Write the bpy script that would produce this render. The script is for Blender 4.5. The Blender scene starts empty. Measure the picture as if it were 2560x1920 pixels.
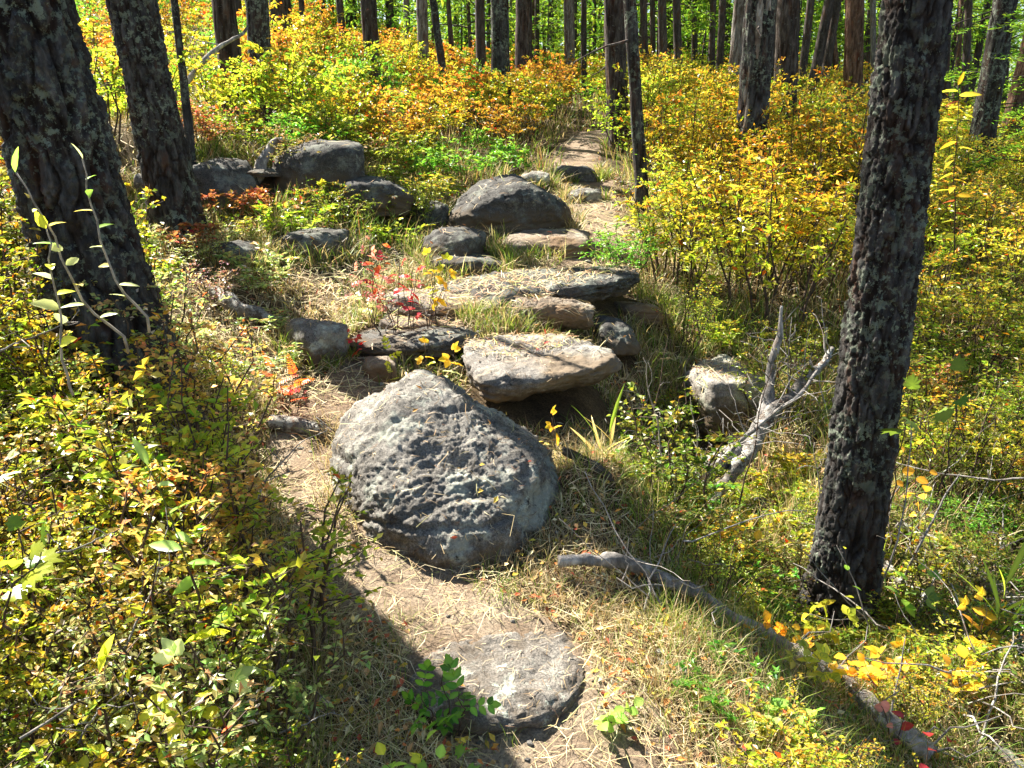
import bpy, bmesh, math, random
import numpy as np
from mathutils import Vector, Matrix
from mathutils.bvhtree import BVHTree
C = bpy.context.scene
COL = C.collection
# ------------------------------------------------------------------ camera, sky, sun, exposure
CAMZ, PITCH, FOC = 1.60, math.radians(18.0), 804.0
cd = bpy.data.cameras.new('camera'); cam = bpy.data.objects.new('camera', cd); COL.objects.link(cam)
cam.location = (0, 0, CAMZ); cam.rotation_euler = (math.radians(90) - PITCH, 0, 0)
cd.sensor_width = 36; cd.lens = FOC / 1024 * 36; cd.clip_start = 0.05; cd.clip_end = 400
C.camera = cam
SUN_AZ, SUN_EL = math.radians(-45.5), math.radians(44)      # azimuth from +Y, negative = left
w = bpy.data.worlds.new('World'); C.world = w; w.use_nodes = True
nt = w.node_tree; bg = nt.nodes['Background']
sky = nt.nodes.new('ShaderNodeTexSky'); sky.sky_type = 'NISHITA'; sky.sun_disc = False
sky.sun_elevation = SUN_EL; sky.sun_rotation = SUN_AZ
nt.links.new(sky.outputs[0], bg.inputs[0]); bg.inputs[1].default_value = 0.05
sl = bpy.data.lights.new('sun', 'SUN'); sl.energy = 5.0; sl.angle = math.radians(0.5); sl.color = (1, 0.95, 0.86)
so = bpy.data.objects.new('sun', sl); COL.objects.link(so)
sdir = Vector((math.sin(SUN_AZ) * math.cos(SUN_EL), math.cos(SUN_AZ) * math.cos(SUN_EL), math.sin(SUN_EL)))
so.rotation_euler = sdir.to_track_quat('Z', 'Y').to_euler(); so.location = (-20, 20, 30)
C.view_settings.view_transform = 'Standard'; C.view_settings.look = 'None'
C.view_settings.gamma = 1; C.view_settings.use_curve_mapping = False
C.view_settings.exposure = 2.15
C.cycles.max_bounces = 6; C.cycles.transparent_max_bounces = 4; C.cycles.transmission_bounces = 4
C.cycles.diffuse_bounces = 3; C.cycles.glossy_bounces = 2
# ------------------------------------------------------------------ noise (numpy)
def _h(ix, iy, iz, s):
    h = (ix.astype(np.uint32) * np.uint32(374761393) + iy.astype(np.uint32) * np.uint32(668265263)
         + iz.astype(np.uint32) * np.uint32(2246822519) + np.uint32((s * 3266489917) & 0xffffffff))
    h = (h ^ (h >> np.uint32(13))) * np.uint32(1274126177); h ^= h >> np.uint32(16)
    h = h * np.uint32(2654435761); h ^= h >> np.uint32(15)
    return h.astype(np.float64) / 4294967295.0
def vn(p, s=0):
    p = np.asarray(p, float); i = np.floor(p).astype(np.int64); f = p - i; f = f * f * (3 - 2 * f)
    r = 0
    for a in (0, 1):
        for b in (0, 1):
            for c in (0, 1):
                wgt = (f[..., 0] if a else 1 - f[..., 0]) * (f[..., 1] if b else 1 - f[..., 1]) * (f[..., 2] if c else 1 - f[..., 2])
                r = r + wgt * _h(i[..., 0] + a, i[..., 1] + b, i[..., 2] + c, s)
    return r * 2 - 1
def fbm(p, o=4, s=0, g=0.5):
    p = np.asarray(p, float); r = 0; a = 1.0
    for k in range(o):
        r = r + a * vn(p * (2.03 ** k) + 17.3 * k, s + k); a *= g
    return r
def worley(p, s=0):
    p = np.asarray(p, float); i = np.floor(p).astype(np.int64); f = p - i
    f1 = np.full(p.shape[:-1], 9.0); f2 = f1.copy(); idv = np.zeros(p.shape[:-1])
    for a in (-1, 0, 1):
        for b in (-1, 0, 1):
            for c in (-1, 0, 1):
                x, y, z = i[..., 0] + a, i[..., 1] + b, i[..., 2] + c
                h0 = _h(x, y, z, s)
                d = np.sqrt((a + h0 - f[..., 0]) ** 2 + (b + _h(x, y, z, s + 7) - f[..., 1]) ** 2 + (c + _h(x, y, z, s + 13) - f[..., 2]) ** 2)
                m = d < f1
                f2 = np.where(m, f1, np.minimum(f2, d)); idv = np.where(m, h0, idv); f1 = np.where(m, d, f1)
    return f1, f2, idv
def sstep(a, b, x):
    t = np.clip((x - a) / (b - a), 0, 1); return t * t * (3 - 2 * t)
def sp(x, k=0.5):
    return k * np.logaddexp(0, x / k)
def nz(x, y, sc, s, o=3):
    x = np.asarray(x, float); y = np.asarray(y, float)
    return fbm(np.stack([x * sc, y * sc, np.zeros_like(x) + 0.5], -1), o, s)
# ------------------------------------------------------------------ terrain and projection
def ground_z(x, y):
    x = np.asarray(x, float); y = np.asarray(y, float)
    z = 0.15 * sp(y - 1.2, 0.5) - 0.04 * sp(y - 8, 1.5) - 0.03 * sp(y - 25, 3)
    z = z + 0.26 * sp(-x - 0.9, 0.35) - 0.06 * sp(x - 1.5, 0.8)
    z = z - 0.20 * sstep(0.45, 1.1, x) * (1 - sstep(3, 6, y))
    z = z - 0.70 * np.exp(-(((x - 0.92) / 0.40) ** 2 + ((y - 3.80) / 0.62) ** 2))
    z = z + 0.20 * np.exp(-(((x - 0.33) / 0.20) ** 2 + ((y - 2.76) / 0.20) ** 2)) + 0.10 * np.exp(-(((x + 0.46) / 0.14) ** 2 + ((y - 2.90) / 0.25) ** 2))
    z = z + 0.20 * sstep(6.1, 6.45, y) * (1 - sstep(7.2, 9, y)) * sstep(-3.6, -3.0, x) * (1 - sstep(-1.3, -.8, x)) - 0.12 * np.exp(-(((x + 1.2) / 0.35) ** 2 + ((y - 3.0) / 0.3) ** 2)) - 0.20 * np.exp(-(((x - 1.12) / 0.40) ** 2 + ((y - 2.55) / 0.40) ** 2)) + 0.13 * np.exp(-(((x + 0.05) / 0.35) ** 2 + ((y - 4.25) / 0.35) ** 2))
    z = z - 0.20 * np.exp(-(((x - 2.2) / 0.8) ** 2 + ((y - 4.6) / 0.6) ** 2))
    z = z - 0.10 * np.exp(-(((x - 0.42) / 0.16) ** 2 + ((y - 2.22) / 0.10) ** 2))
    z = z + 0.05 * nz(x, y, 0.9, 3, 3) + 0.10 * nz(x, y, 0.22, 9, 2) * sstep(5, 12, y) + 0.014 * nz(x, y, 4.5, 5, 2)
    return z
CP, SP_ = math.cos(PITCH), math.sin(PITCH)
def proj(v):
    v = np.asarray(v, float); x, y, z = v[..., 0], v[..., 1], v[..., 2] - CAMZ
    dep = y * CP - z * SP_; up = y * SP_ + z * CP
    dep = np.where(dep < 0.05, 0.05, dep)
    return 512 + FOC * x / dep, 384 - FOC * up / dep, dep
def ray(px, py):
    a, b = (px - 512) / FOC, (384 - py) / FOC
    return np.array([a, CP + b * SP_, -SP_ + b * CP])
def at(px, py, Y):                     # the point seen at a pixel, Y metres ahead
    r = ray(px, py); t = Y / r[1]; return np.array([0, 0, CAMZ]) + r * t
def hit(px, py, far=70):               # where that sight line meets the ground
    r = ray(px, py); t = np.geomspace(0.8, far, 500); P = np.array([0, 0, CAMZ]) + r[None] * t[:, None]
    g = ground_z(P[:, 0], P[:, 1]); k = np.nonzero(P[:, 2] < g)[0]
    if not len(k): return P[-1]
    k = k[0]; p = P[k].copy(); p[2] = g[k]; return p
# ------------------------------------------------------------------ mesh helpers
def mesh(name, V, F, mats=(), col=None, smooth=True, mi=None):
    V = np.ascontiguousarray(V, np.float32).reshape(-1, 3); F = np.ascontiguousarray(F, np.int32)
    n, k = F.shape; me = bpy.data.meshes.new(name)
    me.vertices.add(len(V)); me.vertices.foreach_set('co', V.ravel())
    me.loops.add(n * k); me.loops.foreach_set('vertex_index', F.ravel())
    me.polygons.add(n); me.polygons.foreach_set('loop_start', np.arange(0, n * k, k, dtype=np.int32))
    me.polygons.foreach_set('use_smooth', np.full(n, smooth, bool))
    if mi is not None: me.polygons.foreach_set('material_index', np.asarray(mi, np.int32))
    me.update(calc_edges=True)
    if col is not None:
        c = np.ones((len(V), 4), np.float32); c[:, :3] = col
        a = me.color_attributes.new('col', 'FLOAT_COLOR', 'POINT'); a.data.foreach_set('color', c.ravel())
    for m in (mats if isinstance(mats, (list, tuple)) else [mats]): me.materials.append(m)
    return me
def link(name, me, parent=None, loc=None, color=None):
    o = bpy.data.objects.new(name, me); COL.objects.link(o)
    if parent is not None: o.parent = parent
    if loc is not None: o.location = loc
    if color is not None: o.color = (*color, 1)
    return o
def tag(o, label=None, cat=None, group=None, kind=None):
    for k, v in (('label', label), ('category', cat), ('group', group), ('kind', kind)):
        if v: o[k] = v
    return o
def empty(name, loc, label, cat, group=None):
    o = bpy.data.objects.new(name, None); COL.objects.link(o); o.location = loc; o.empty_display_size = 0.1
    return tag(o, label, cat, group)
class Acc:                              # collects pieces with faces of one size
    def __init__(s): s.V = []; s.F = []; s.c = []; s.n = 0
    def add(s, V, F, c=None):
        V = np.asarray(V, float).reshape(-1, 3); s.V.append(V); s.F.append(np.asarray(F, int) + s.n); s.n += len(V)
        s.c.append(np.broadcast_to(np.asarray(c if c is not None else (1, 1, 1), float), V.shape).copy())
    def get(s): return np.concatenate(s.V), np.concatenate(s.F), np.concatenate(s.c)
    def mesh(s, name, mats, smooth=True):
        V, F, c = s.get(); return mesh(name, V, F, mats, c, smooth)
def tube(P, R, n=5, jit=0.0, seed=0, cap=True):
    P = np.asarray(P, float); R = np.asarray(R, float); K = len(P)
    T = np.gradient(P, axis=0); T /= np.linalg.norm(T, axis=1, keepdims=True) + 1e-9
    ref = np.array([0, 0, 1.0]) if abs(T[0, 2]) < 0.9 else np.array([0, 1.0, 0])
    A = np.cross(T, ref); A /= np.linalg.norm(A, axis=1, keepdims=True) + 1e-9; B = np.cross(T, A)
    th = np.linspace(0, 2 * np.pi, n, endpoint=False)
    V = P[:, None] + R[:, None, None] * (np.cos(th)[None, :, None] * A[:, None] + np.sin(th)[None, :, None] * B[:, None])
    if jit: V = V + jit * R[:, None, None] * fbm(V / (R.max() * 1.6) + seed, 3)[..., None] * ((V - P[:, None]) / (R[:, None, None] + 1e-9))
    k = np.arange(K - 1)[:, None] * n; j = np.arange(n)[None]; j2 = (j + 1) % n
    F = np.stack([k + j, k + j2, k + n + j2, k + n + j], -1).reshape(-1, 4)
    V = V.reshape(-1, 3)
    if cap:
        V = np.concatenate([V, P[:1], P[-1:]]); m = len(V) - 2
        jj = np.arange(n); j3 = (jj + 1) % n; b = (K - 1) * n
        F = np.concatenate([F, np.stack([np.full(n, m), j3, jj, jj], -1)[:, [0, 1, 2, 2]], np.stack([np.full(n, m + 1), b + jj, b + j3, b + j3], -1)])
        F2 = []
        # degenerate quads are avoided: return triangles
    T1 = F[:, [0, 1, 2]]; T2 = F[:, [0, 2, 3]]; T2 = T2[T2[:, 1] != T2[:, 2]]
    return V, np.concatenate([T1, T2])
def wob(p0, p1, n, amp, seed):          # a crooked line between points
    rng = np.random.default_rng(seed); pts = np.asarray([p0, p1], float) if np.ndim(p1) else p0
    pts = np.asarray(pts, float); d = np.r_[0, np.cumsum(np.linalg.norm(np.diff(pts, axis=0), axis=1))]
    t = np.linspace(0, d[-1], n); P = np.stack([np.interp(t, d, pts[:, k]) for k in range(3)], -1)
    for k in range(3): P[:, k] = np.convolve(np.pad(P[:, k], 2, 'edge'), [.1, .2, .4, .2, .1], 'valid')
    o = rng.uniform(0, 99, 3)
    N = np.stack([vn(np.stack([t / (d[-1]) * 5 + o[k], t * 0 + k, t * 0], -1), seed) + .4 * vn(np.stack([t / (d[-1]) * 14 + o[k], t * 0 + k, t * 0], -1), seed + 3) for k in range(3)], -1)
    return P + N * amp
# ------------------------------------------------------------------ materials
def newmat(name):
    m = bpy.data.materials.new(name); m.use_nodes = True; n = m.node_tree; n.nodes.clear()
    out = n.nodes.new('ShaderNodeOutputMaterial'); return m, n, out
def N(n, t, **kw):
    x = n.nodes.new(t)
    for k, v in kw.items():
        if k.startswith('i_'):
            q = k[2:]; x.inputs[int(q) if q.isdigit() else q.replace('_', ' ')].default_value = v
        else: setattr(x, k, v)
    return x
def ramp(n, fac, stops):
    r = N(n, 'ShaderNodeValToRGB'); e = r.color_ramp.elements
    while len(e) > 1: e.remove(e[-1])
    e[0].position = stops[0][0]; e[0].color = (*stops[0][1], 1)
    for p, c in stops[1:]:
        k = e.new(p); k.color = (*c, 1)
    n.links.new(fac, r.inputs[0]); return r.outputs[0]
def noise(n, vec, scale, detail=4, rough=0.55):
    x = N(n, 'ShaderNodeTexNoise', i_Scale=scale, i_Detail=detail, i_Roughness=rough)
    n.links.new(vec, x.inputs['Vector']); return x.outputs[0]
def mixc(n, f, a, b, mode='MIX'):
    x = N(n, 'ShaderNodeMix', data_type='RGBA', blend_type=mode)
    for s, i in ((f, 0), (a, 6), (b, 7)):
        if isinstance(s, (float, int)): x.inputs[i].default_value = s
        elif isinstance(s, tuple): x.inputs[i].default_value = (*s, 1)
        else: n.links.new(s, x.inputs[i])
    return x.outputs[2]
def bsdf(n, out, colr, rough=0.9, spec=0.2, bump=None, bd=0.01, bs=0.6):
    p = N(n, 'ShaderNodeBsdfPrincipled', i_Roughness=rough)
    p.inputs['Specular IOR Level'].default_value = spec
    n.links.new(colr, p.inputs['Base Color'])
    if bump is not None:
        b = N(n, 'ShaderNodeBump', i_Strength=bs, i_Distance=bd); n.links.new(bump, b.inputs['Height']); n.links.new(b.outputs[0], p.inputs['Normal'])
    n.links.new(p.outputs[0], out.inputs[0]); return p
def leaf_mat(name, src='object', trans=0.5, rough=0.36, hue=0.024, spec=0.4, vr=(0.6, 1.45), gain=1.35):
    m, n, out = newmat(name)
    if src == 'object':
        oi = N(n, 'ShaderNodeObjectInfo'); at_ = N(n, 'ShaderNodeAttribute', attribute_name='col')
        base = mixc(n, 1.0, oi.outputs['Color'], at_.outputs['Color'], 'MULTIPLY')
    else:
        base = N(n, 'ShaderNodeAttribute', attribute_name='col').outputs['Color']
    g = N(n, 'ShaderNodeNewGeometry')
    mr = N(n, 'ShaderNodeMapRange', i_3=0.5 - hue, i_4=0.5 + hue); n.links.new(g.outputs['Random Per Island'], mr.inputs[0])
    wn = N(n, 'ShaderNodeTexWhiteNoise', noise_dimensions='1D'); n.links.new(g.outputs['Random Per Island'], wn.inputs['W'])
    mv = N(n, 'ShaderNodeMapRange', i_3=vr[0], i_4=vr[1]); n.links.new(wn.outputs[0], mv.inputs[0])
    hs = N(n, 'ShaderNodeHueSaturation'); n.links.new(mr.outputs[0], hs.inputs['Hue']); n.links.new(mv.outputs[0], hs.inputs['Value']); n.links.new(base, hs.inputs['Color'])
    p = N(n, 'ShaderNodeBsdfPrincipled', i_Roughness=rough); p.inputs['Specular IOR Level'].default_value = spec
    n.links.new(hs.outputs[0], p.inputs['Base Color'])
    tr = N(n, 'ShaderNodeBsdfTranslucent')
    n.links.new(mixc(n, 1.0, hs.outputs[0], (gain, gain, gain * 0.75), 'MULTIPLY'), tr.inputs[0])
    mx = N(n, 'ShaderNodeMixShader', i_0=trans); n.links.new(p.outputs[0], mx.inputs[1]); n.links.new(tr.outputs[0], mx.inputs[2])
    n.links.new(mx.outputs[0], out.inputs[0]); return m
def obj_coord(n): return N(n, 'ShaderNodeTexCoord').outputs['Object']
def scaled(n, v, s):
    x = N(n, 'ShaderNodeMapping'); x.inputs['Scale'].default_value = s; n.links.new(v, x.inputs[0]); return x.outputs[0]
def rock_mat(name, c0, c1, c2, lichen=0.5, lc=(0.34, 0.36, 0.29), brown=None):
    m, n, out = newmat(name); v = obj_coord(n)
    base = ramp(n, noise(n, v, 9, 8, 0.7), [(0.30, c0), (0.5, c1), (0.68, c2)])
    spk = ramp(n, noise(n, v, 160, 3, 0.8), [(0.36, (0.35, 0.35, 0.35)), (0.52, (1, 1, 1)), (0.68, (1.7, 1.65, 1.6))])
    base = mixc(n, 0.85, base, spk, 'MULTIPLY')
    lm = ramp(n, noise(n, v, 4.5, 9, 0.72), [(0.5 + (0.5 - lichen) * 0.3, (0, 0, 0)), (0.58 + (0.5 - lichen) * 0.3, (1, 1, 1))])
    base = mixc(n, lm, base, mixc(n, 0.6, base, lc))
    l2 = ramp(n, noise(n, v, 17, 7, 0.8), [(0.57, (0, 0, 0)), (0.60, (1, 1, 1))]); l3 = ramp(n, noise(n, v, 2.6, 3, 0.5), [(0.45, (0, 0, 0)), (0.62, (1, 1, 1))])
    base = mixc(n, mixc(n, 1.0, l2, l3, 'MULTIPLY'), base, tuple(min(.6, q * 1.25) for q in lc))
    k2 = ramp(n, noise(n, v, 11, 8, 0.78), [(0.36, (1, 1, 1)), (0.42, (0, 0, 0))]); base = mixc(n, k2, base, tuple(q * .45 for q in c0))
    dz = N(n, 'ShaderNodeSeparateXYZ'); n.links.new(v, dz.inputs[0]); mz = N(n, 'ShaderNodeMath', operation='MULTIPLY_ADD'); n.links.new(noise(n, v, 9, 5, .7), mz.inputs[0]); mz.inputs[1].default_value = .30; n.links.new(dz.outputs[2], mz.inputs[2])
    base = mixc(n, ramp(n, mz.outputs[0], [(0.10, (1, 1, 1)), (0.20, (0, 0, 0))]), base, (0.13, 0.095, 0.06))
    if brown:
        bm_ = ramp(n, noise(n, v, 2.2, 5, 0.6), [(0.48, (0, 0, 0)), (0.6, (1, 1, 1))]); base = mixc(n, bm_, base, brown)
    bsdf(n, out, base, 0.92, 0.15, noise(n, v, 60, 8, 0.75), 0.012, 0.8); return m
def bark_mat(name, dark, mid, red, lichen, lam=0.5):
    m, n, out = newmat(name); v = obj_coord(n); vs = scaled(n, v, (1, 1, 0.28))
    a = N(n, 'ShaderNodeAttribute', attribute_name='col').outputs['Color']
    base = ramp(n, noise(n, vs, 28, 7, 0.7), [(0.32, dark), (0.52, mid), (0.66, tuple(q * 1.9 for q in mid))])
    rm = ramp(n, noise(n, vs, 12, 4, 0.6), [(0.55, (0, 0, 0)), (0.68, (1, 1, 1))]); base = mixc(n, rm, base, red)
    base = mixc(n, 1.0, base, a, 'MULTIPLY')
    lm = ramp(n, noise(n, v, 26, 6, 0.75), [(0.60 - lam * 0.08, (0, 0, 0)), (0.64 - lam * 0.08, (1, 1, 1))])
    lm2 = ramp(n, noise(n, v, 3, 3, 0.5), [(0.42, (0, 0, 0)), (0.6, (1, 1, 1))])
    f = mixc(n, 1.0, lm, lm2, 'MULTIPLY'); base = mixc(n, f, base, lichen)
    bsdf(n, out, base, 0.95, 0.12, noise(n, vs, 70, 8, 0.75), 0.012, 0.9); return m
M = {}
M['leaf'] = leaf_mat('shrub leaves'); M['leafc'] = leaf_mat('leaves with own colours', 'attr')
M['grass'] = leaf_mat('grass blades', 'attr', 0.35, 0.5, 0.02, 0.3, (0.7, 1.3), 1.2)
M['litter'] = leaf_mat('fallen needles and straw', 'attr', 0.1, 0.7, 0.015, 0.2, (0.6, 1.4), 1.0)
M['needle'] = leaf_mat('larch needles', 'attr', 0.5, 0.5, 0.03, 0.3, (0.65, 1.4), 1.3)
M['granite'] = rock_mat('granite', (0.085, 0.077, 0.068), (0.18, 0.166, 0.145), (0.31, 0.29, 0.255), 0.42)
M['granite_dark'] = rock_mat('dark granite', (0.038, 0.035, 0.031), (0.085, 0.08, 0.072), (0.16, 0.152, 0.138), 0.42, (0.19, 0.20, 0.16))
M['granite_path'] = rock_mat('trodden granite', (0.10, 0.088, 0.075), (0.17, 0.152, 0.13), (0.26, 0.235, 0.20), 0.15)
M['granite_brown'] = rock_mat('brown granite', (0.12, 0.09, 0.065), (0.24, 0.19, 0.14), (0.38, 0.33, 0.26), 0.45, (0.33, 0.33, 0.26), (0.20, 0.13, 0.075))
M['granite_pale'] = rock_mat('pale lichened granite', (0.18, 0.16, 0.13), (0.31, 0.28, 0.24), (0.44, 0.41, 0.35), 0.5, (0.36, 0.38, 0.29))
M['slab'] = rock_mat('slab granite', (0.13, 0.115, 0.10), (0.225, 0.205, 0.18), (0.36, 0.34, 0.30), 0.45, (0.33, 0.34, 0.29), (0.19, 0.145, 0.10))
M['bark'] = bark_mat('larch bark', (0.020, 0.018, 0.017), (0.062, 0.058, 0.054), (0.075, 0.045, 0.032), (0.20, 0.23, 0.17), 1.0)
M['bark_far'] = bark_mat('far larch bark', (0.035, 0.028, 0.024), (0.085, 0.07, 0.06), (0.11, 0.06, 0.04), (0.16, 0.16, 0.13), 0.2)
M['bark_pale'] = bark_mat('pale grey bark', (0.10, 0.09, 0.08), (0.21, 0.19, 0.17), (0.2, 0.12, 0.08), (0.3, 0.3, 0.26), 0.4)
M['bark_red'] = bark_mat('reddish bark', (0.06, 0.035, 0.025), (0.15, 0.09, 0.06), (0.22, 0.10, 0.06), (0.2, 0.19, 0.15), 0.2)
M['barewood'] = bark_mat('bare stripped wood', (0.16, 0.13, 0.10), (0.34, 0.30, 0.25), (0.25, 0.18, 0.12), (0.4, 0.4, 0.35), 0.3)
M['deadwood'] = bark_mat('weathered dead wood', (0.13, 0.115, 0.10), (0.33, 0.30, 0.27), (0.24, 0.19, 0.15), (0.5, 0.5, 0.46), 0.6)
M['deadbark'] = bark_mat('dead log bark', (0.07, 0.06, 0.052), (0.21, 0.185, 0.16), (0.20, 0.13, 0.09), (0.48, 0.48, 0.43), 1.3)
def stem_mat(name, c, r=0.8):
    m, n, out = newmat(name); v = obj_coord(n)
    bsdf(n, out, ramp(n, noise(n, v, 40, 3), [(0.35, tuple(q * 0.6 for q in c)), (0.65, tuple(q * 1.4 for q in c))]), r, 0.2); return m
M['stem'] = stem_mat('shrub stems', (0.075, 0.05, 0.035)); M['stem_pale'] = stem_mat('pale twigs', (0.30, 0.26, 0.21)); M['stem_green'] = stem_mat('green stems', (0.12, 0.12, 0.03))
def ground_mat(name, path=False):
    m, n, out = newmat(name); v = obj_coord(n)
    if path: st = [(0.30, (0.13, 0.09, 0.06)), (0.48, (0.26, 0.19, 0.13)), (0.66, (0.40, 0.32, 0.23))]
    else: st = [(0.30, (0.035, 0.024, 0.015)), (0.48, (0.10, 0.07, 0.04)), (0.66, (0.20, 0.15, 0.08))]
    b = ramp(n, noise(n, v, 3.0, 9, 0.7), st)
    f = ramp(n, noise(n, v, 110, 4, 0.75), [(0.38, (0.45, 0.43, 0.4)), (0.52, (1, 1, 1)), (0.66, (1.6, 1.5, 1.35))])
    b = mixc(n, 0.8, b, f, 'MULTIPLY')
    bsdf(n, out, b, 0.97, 0.1, noise(n, v, 55, 9, 0.8), 0.02, 0.9); return m
M['ground'] = ground_mat('forest soil'); M['path'] = ground_mat('trodden earth', True)
# ------------------------------------------------------------------ ground and path
def grid_faces(nx, ny):
    i = np.arange(ny - 1)[:, None] * nx; j = np.arange(nx - 1)[None]
    return np.stack([i + j, i + j + 1, i + nx + j + 1, i + nx + j], -1).reshape(-1, 4)
ys = np.r_[np.linspace(-6, 0.6, 12)[:-1], 0.6 + 100 * (np.expm1(np.linspace(0, 1, 370) * 5.2) / np.expm1(5.2))]
u = np.linspace(-1, 1, 311); xs = 75 * np.sinh(u * 5.2) / np.sinh(5.2)
gx, gy = np.meshgrid(xs, ys); gz = ground_z(gx, gy)
me = mesh('ground', np.stack([gx, gy, gz], -1), grid_faces(len(xs), len(ys)), M['ground'])
tag(link('ground', me), kind='structure')
PATH_PX = [(600, 800), (560, 745), (500, 660), (430, 600), (352, 560), (318, 500), (300, 440), (345, 395), (400, 350), (450, 318), (530, 305), (585, 262), (597, 232), (594, 205), (590, 186), (578, 165), (575, 150), (592, 138), (604, 131)]
PATH = np.array([hit(*p)[:2] for p in PATH_PX])
PATH = np.concatenate([[[0.35, -1.5], [0.3, 0.6]], PATH])
PW = lambda y: np.interp(y, [0, 2, 2.4, 4, 7, 14], [0.34, 0.30, 0.2, 0.2, 0.26, 0.36])
def path_dist(x, y):
    x = np.asarray(x, float); y = np.asarray(y, float); best = np.full(x.shape, 99.0)
    for a, b in zip(PATH[:-1], PATH[1:]):
        d = b - a; t = np.clip(((x - a[0]) * d[0] + (y - a[1]) * d[1]) / (d @ d + 1e-9), 0, 1)
        best = np.minimum(best, np.hypot(x - a[0] - t * d[0], y - a[1] - t * d[1]))
    return best
seg = np.r_[0, np.cumsum(np.linalg.norm(np.diff(PATH, axis=0), axis=1))]
tt = np.arange(0, seg[-1], 0.035); pc = np.stack([np.interp(tt, seg, PATH[:, k]) for k in (0, 1)], -1)
for _ in range(30): pc[1:-1] = (pc[:-2] + 2 * pc[1:-1] + pc[2:]) / 4
tn = np.gradient(pc, axis=0); tn /= np.linalg.norm(tn, axis=1, keepdims=True); nrm = np.stack([tn[:, 1], -tn[:, 0]], -1)
uu = np.linspace(-1.25, 1.25, 33)
px_ = pc[:, None] + nrm[:, None] * (uu[None, :, None] * PW(pc[:, 1])[:, None, None])
ed = np.abs(uu)[None] + 0.30 * nz(px_[..., 0], px_[..., 1], 5, 21, 3)
pz = ground_z(px_[..., 0], px_[..., 1]) + 0.012 - 0.09 * sstep(0.75, 1.25, ed) + 0.004 * nz(px_[..., 0], px_[..., 1], 22, 8, 2)
me = mesh('path', np.concatenate([px_, pz[..., None]], -1), grid_faces(len(uu), len(pc)), M['path'])
tag(link('path', me), kind='structure')
# ------------------------------------------------------------------ boulders
_ico = {}
def ico(sub):
    if sub not in _ico:
        bm = bmesh.new(); bmesh.ops.create_icosphere(bm, subdivisions=sub, radius=1)
        V = np.array([v.co[:] for v in bm.verts]); F = np.array([[v.index for v in f.verts] for f in bm.faces]); bm.free()
        _ico[sub] = (V / np.linalg.norm(V, axis=1, keepdims=True), F)
    return _ico[sub]
ROCKV, ROCKF, ROCKN = [], [], [0]
ROCKS = []
def unit(a): a = np.asarray(a, float); return a / np.linalg.norm(a, axis=-1, keepdims=True)
def rock_shape(seed, sub, planes=(), p=9, ncut=9, rough=1.0, pit=0.0, size=1.0, skirt=False):
    D, F = ico(sub); rng = np.random.default_rng(seed)
    n = [(1, 0, 0, 1), (-1, 0, 0, 1), (0, 1, 0, 1), (0, -1, 0, 1), (0, 0, 1, 1), (0, 0, -1, 1)]
    for k in range(ncut):
        a = unit(rng.normal(size=3) * (1, 1, .8)); n.append((*a, rng.uniform(0.80, 1.08)))
    n += list(planes); n = np.array(n, float); nn = unit(n[:, :3]); h = n[:, 3]
    if skirt:
        D = D.copy(); lo = D[:, 2] < 0; hh = np.linalg.norm(D[:, :2], axis=1); k_ = np.where(lo, np.minimum(1, hh * 1.6) / (hh + 1e-6), 1); Dz = D[:, 2].copy(); D[:, :2] *= k_[:, None]; D[:, 2] = np.where(lo, D[:, 2] * .25, D[:, 2]); D0 = D; D = unit(D)
    s = np.maximum(0, D @ nn.T / h) ** p
    r = s.sum(1) ** (-1 / p)
    V = D * r[:, None]
    if skirt: V[:, 2] = np.where(lo, Dz, V[:, 2])
    o = rng.uniform(0, 50, 3)
    V = V + D * (rough * (0.07 * fbm(V * 1.7 + o, 3, seed) + 0.035 * (0.5 - np.abs(fbm(V * 4.5 + o, 4, seed + 5)))))[:, None]
    return V, F, D, o, rng
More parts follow.
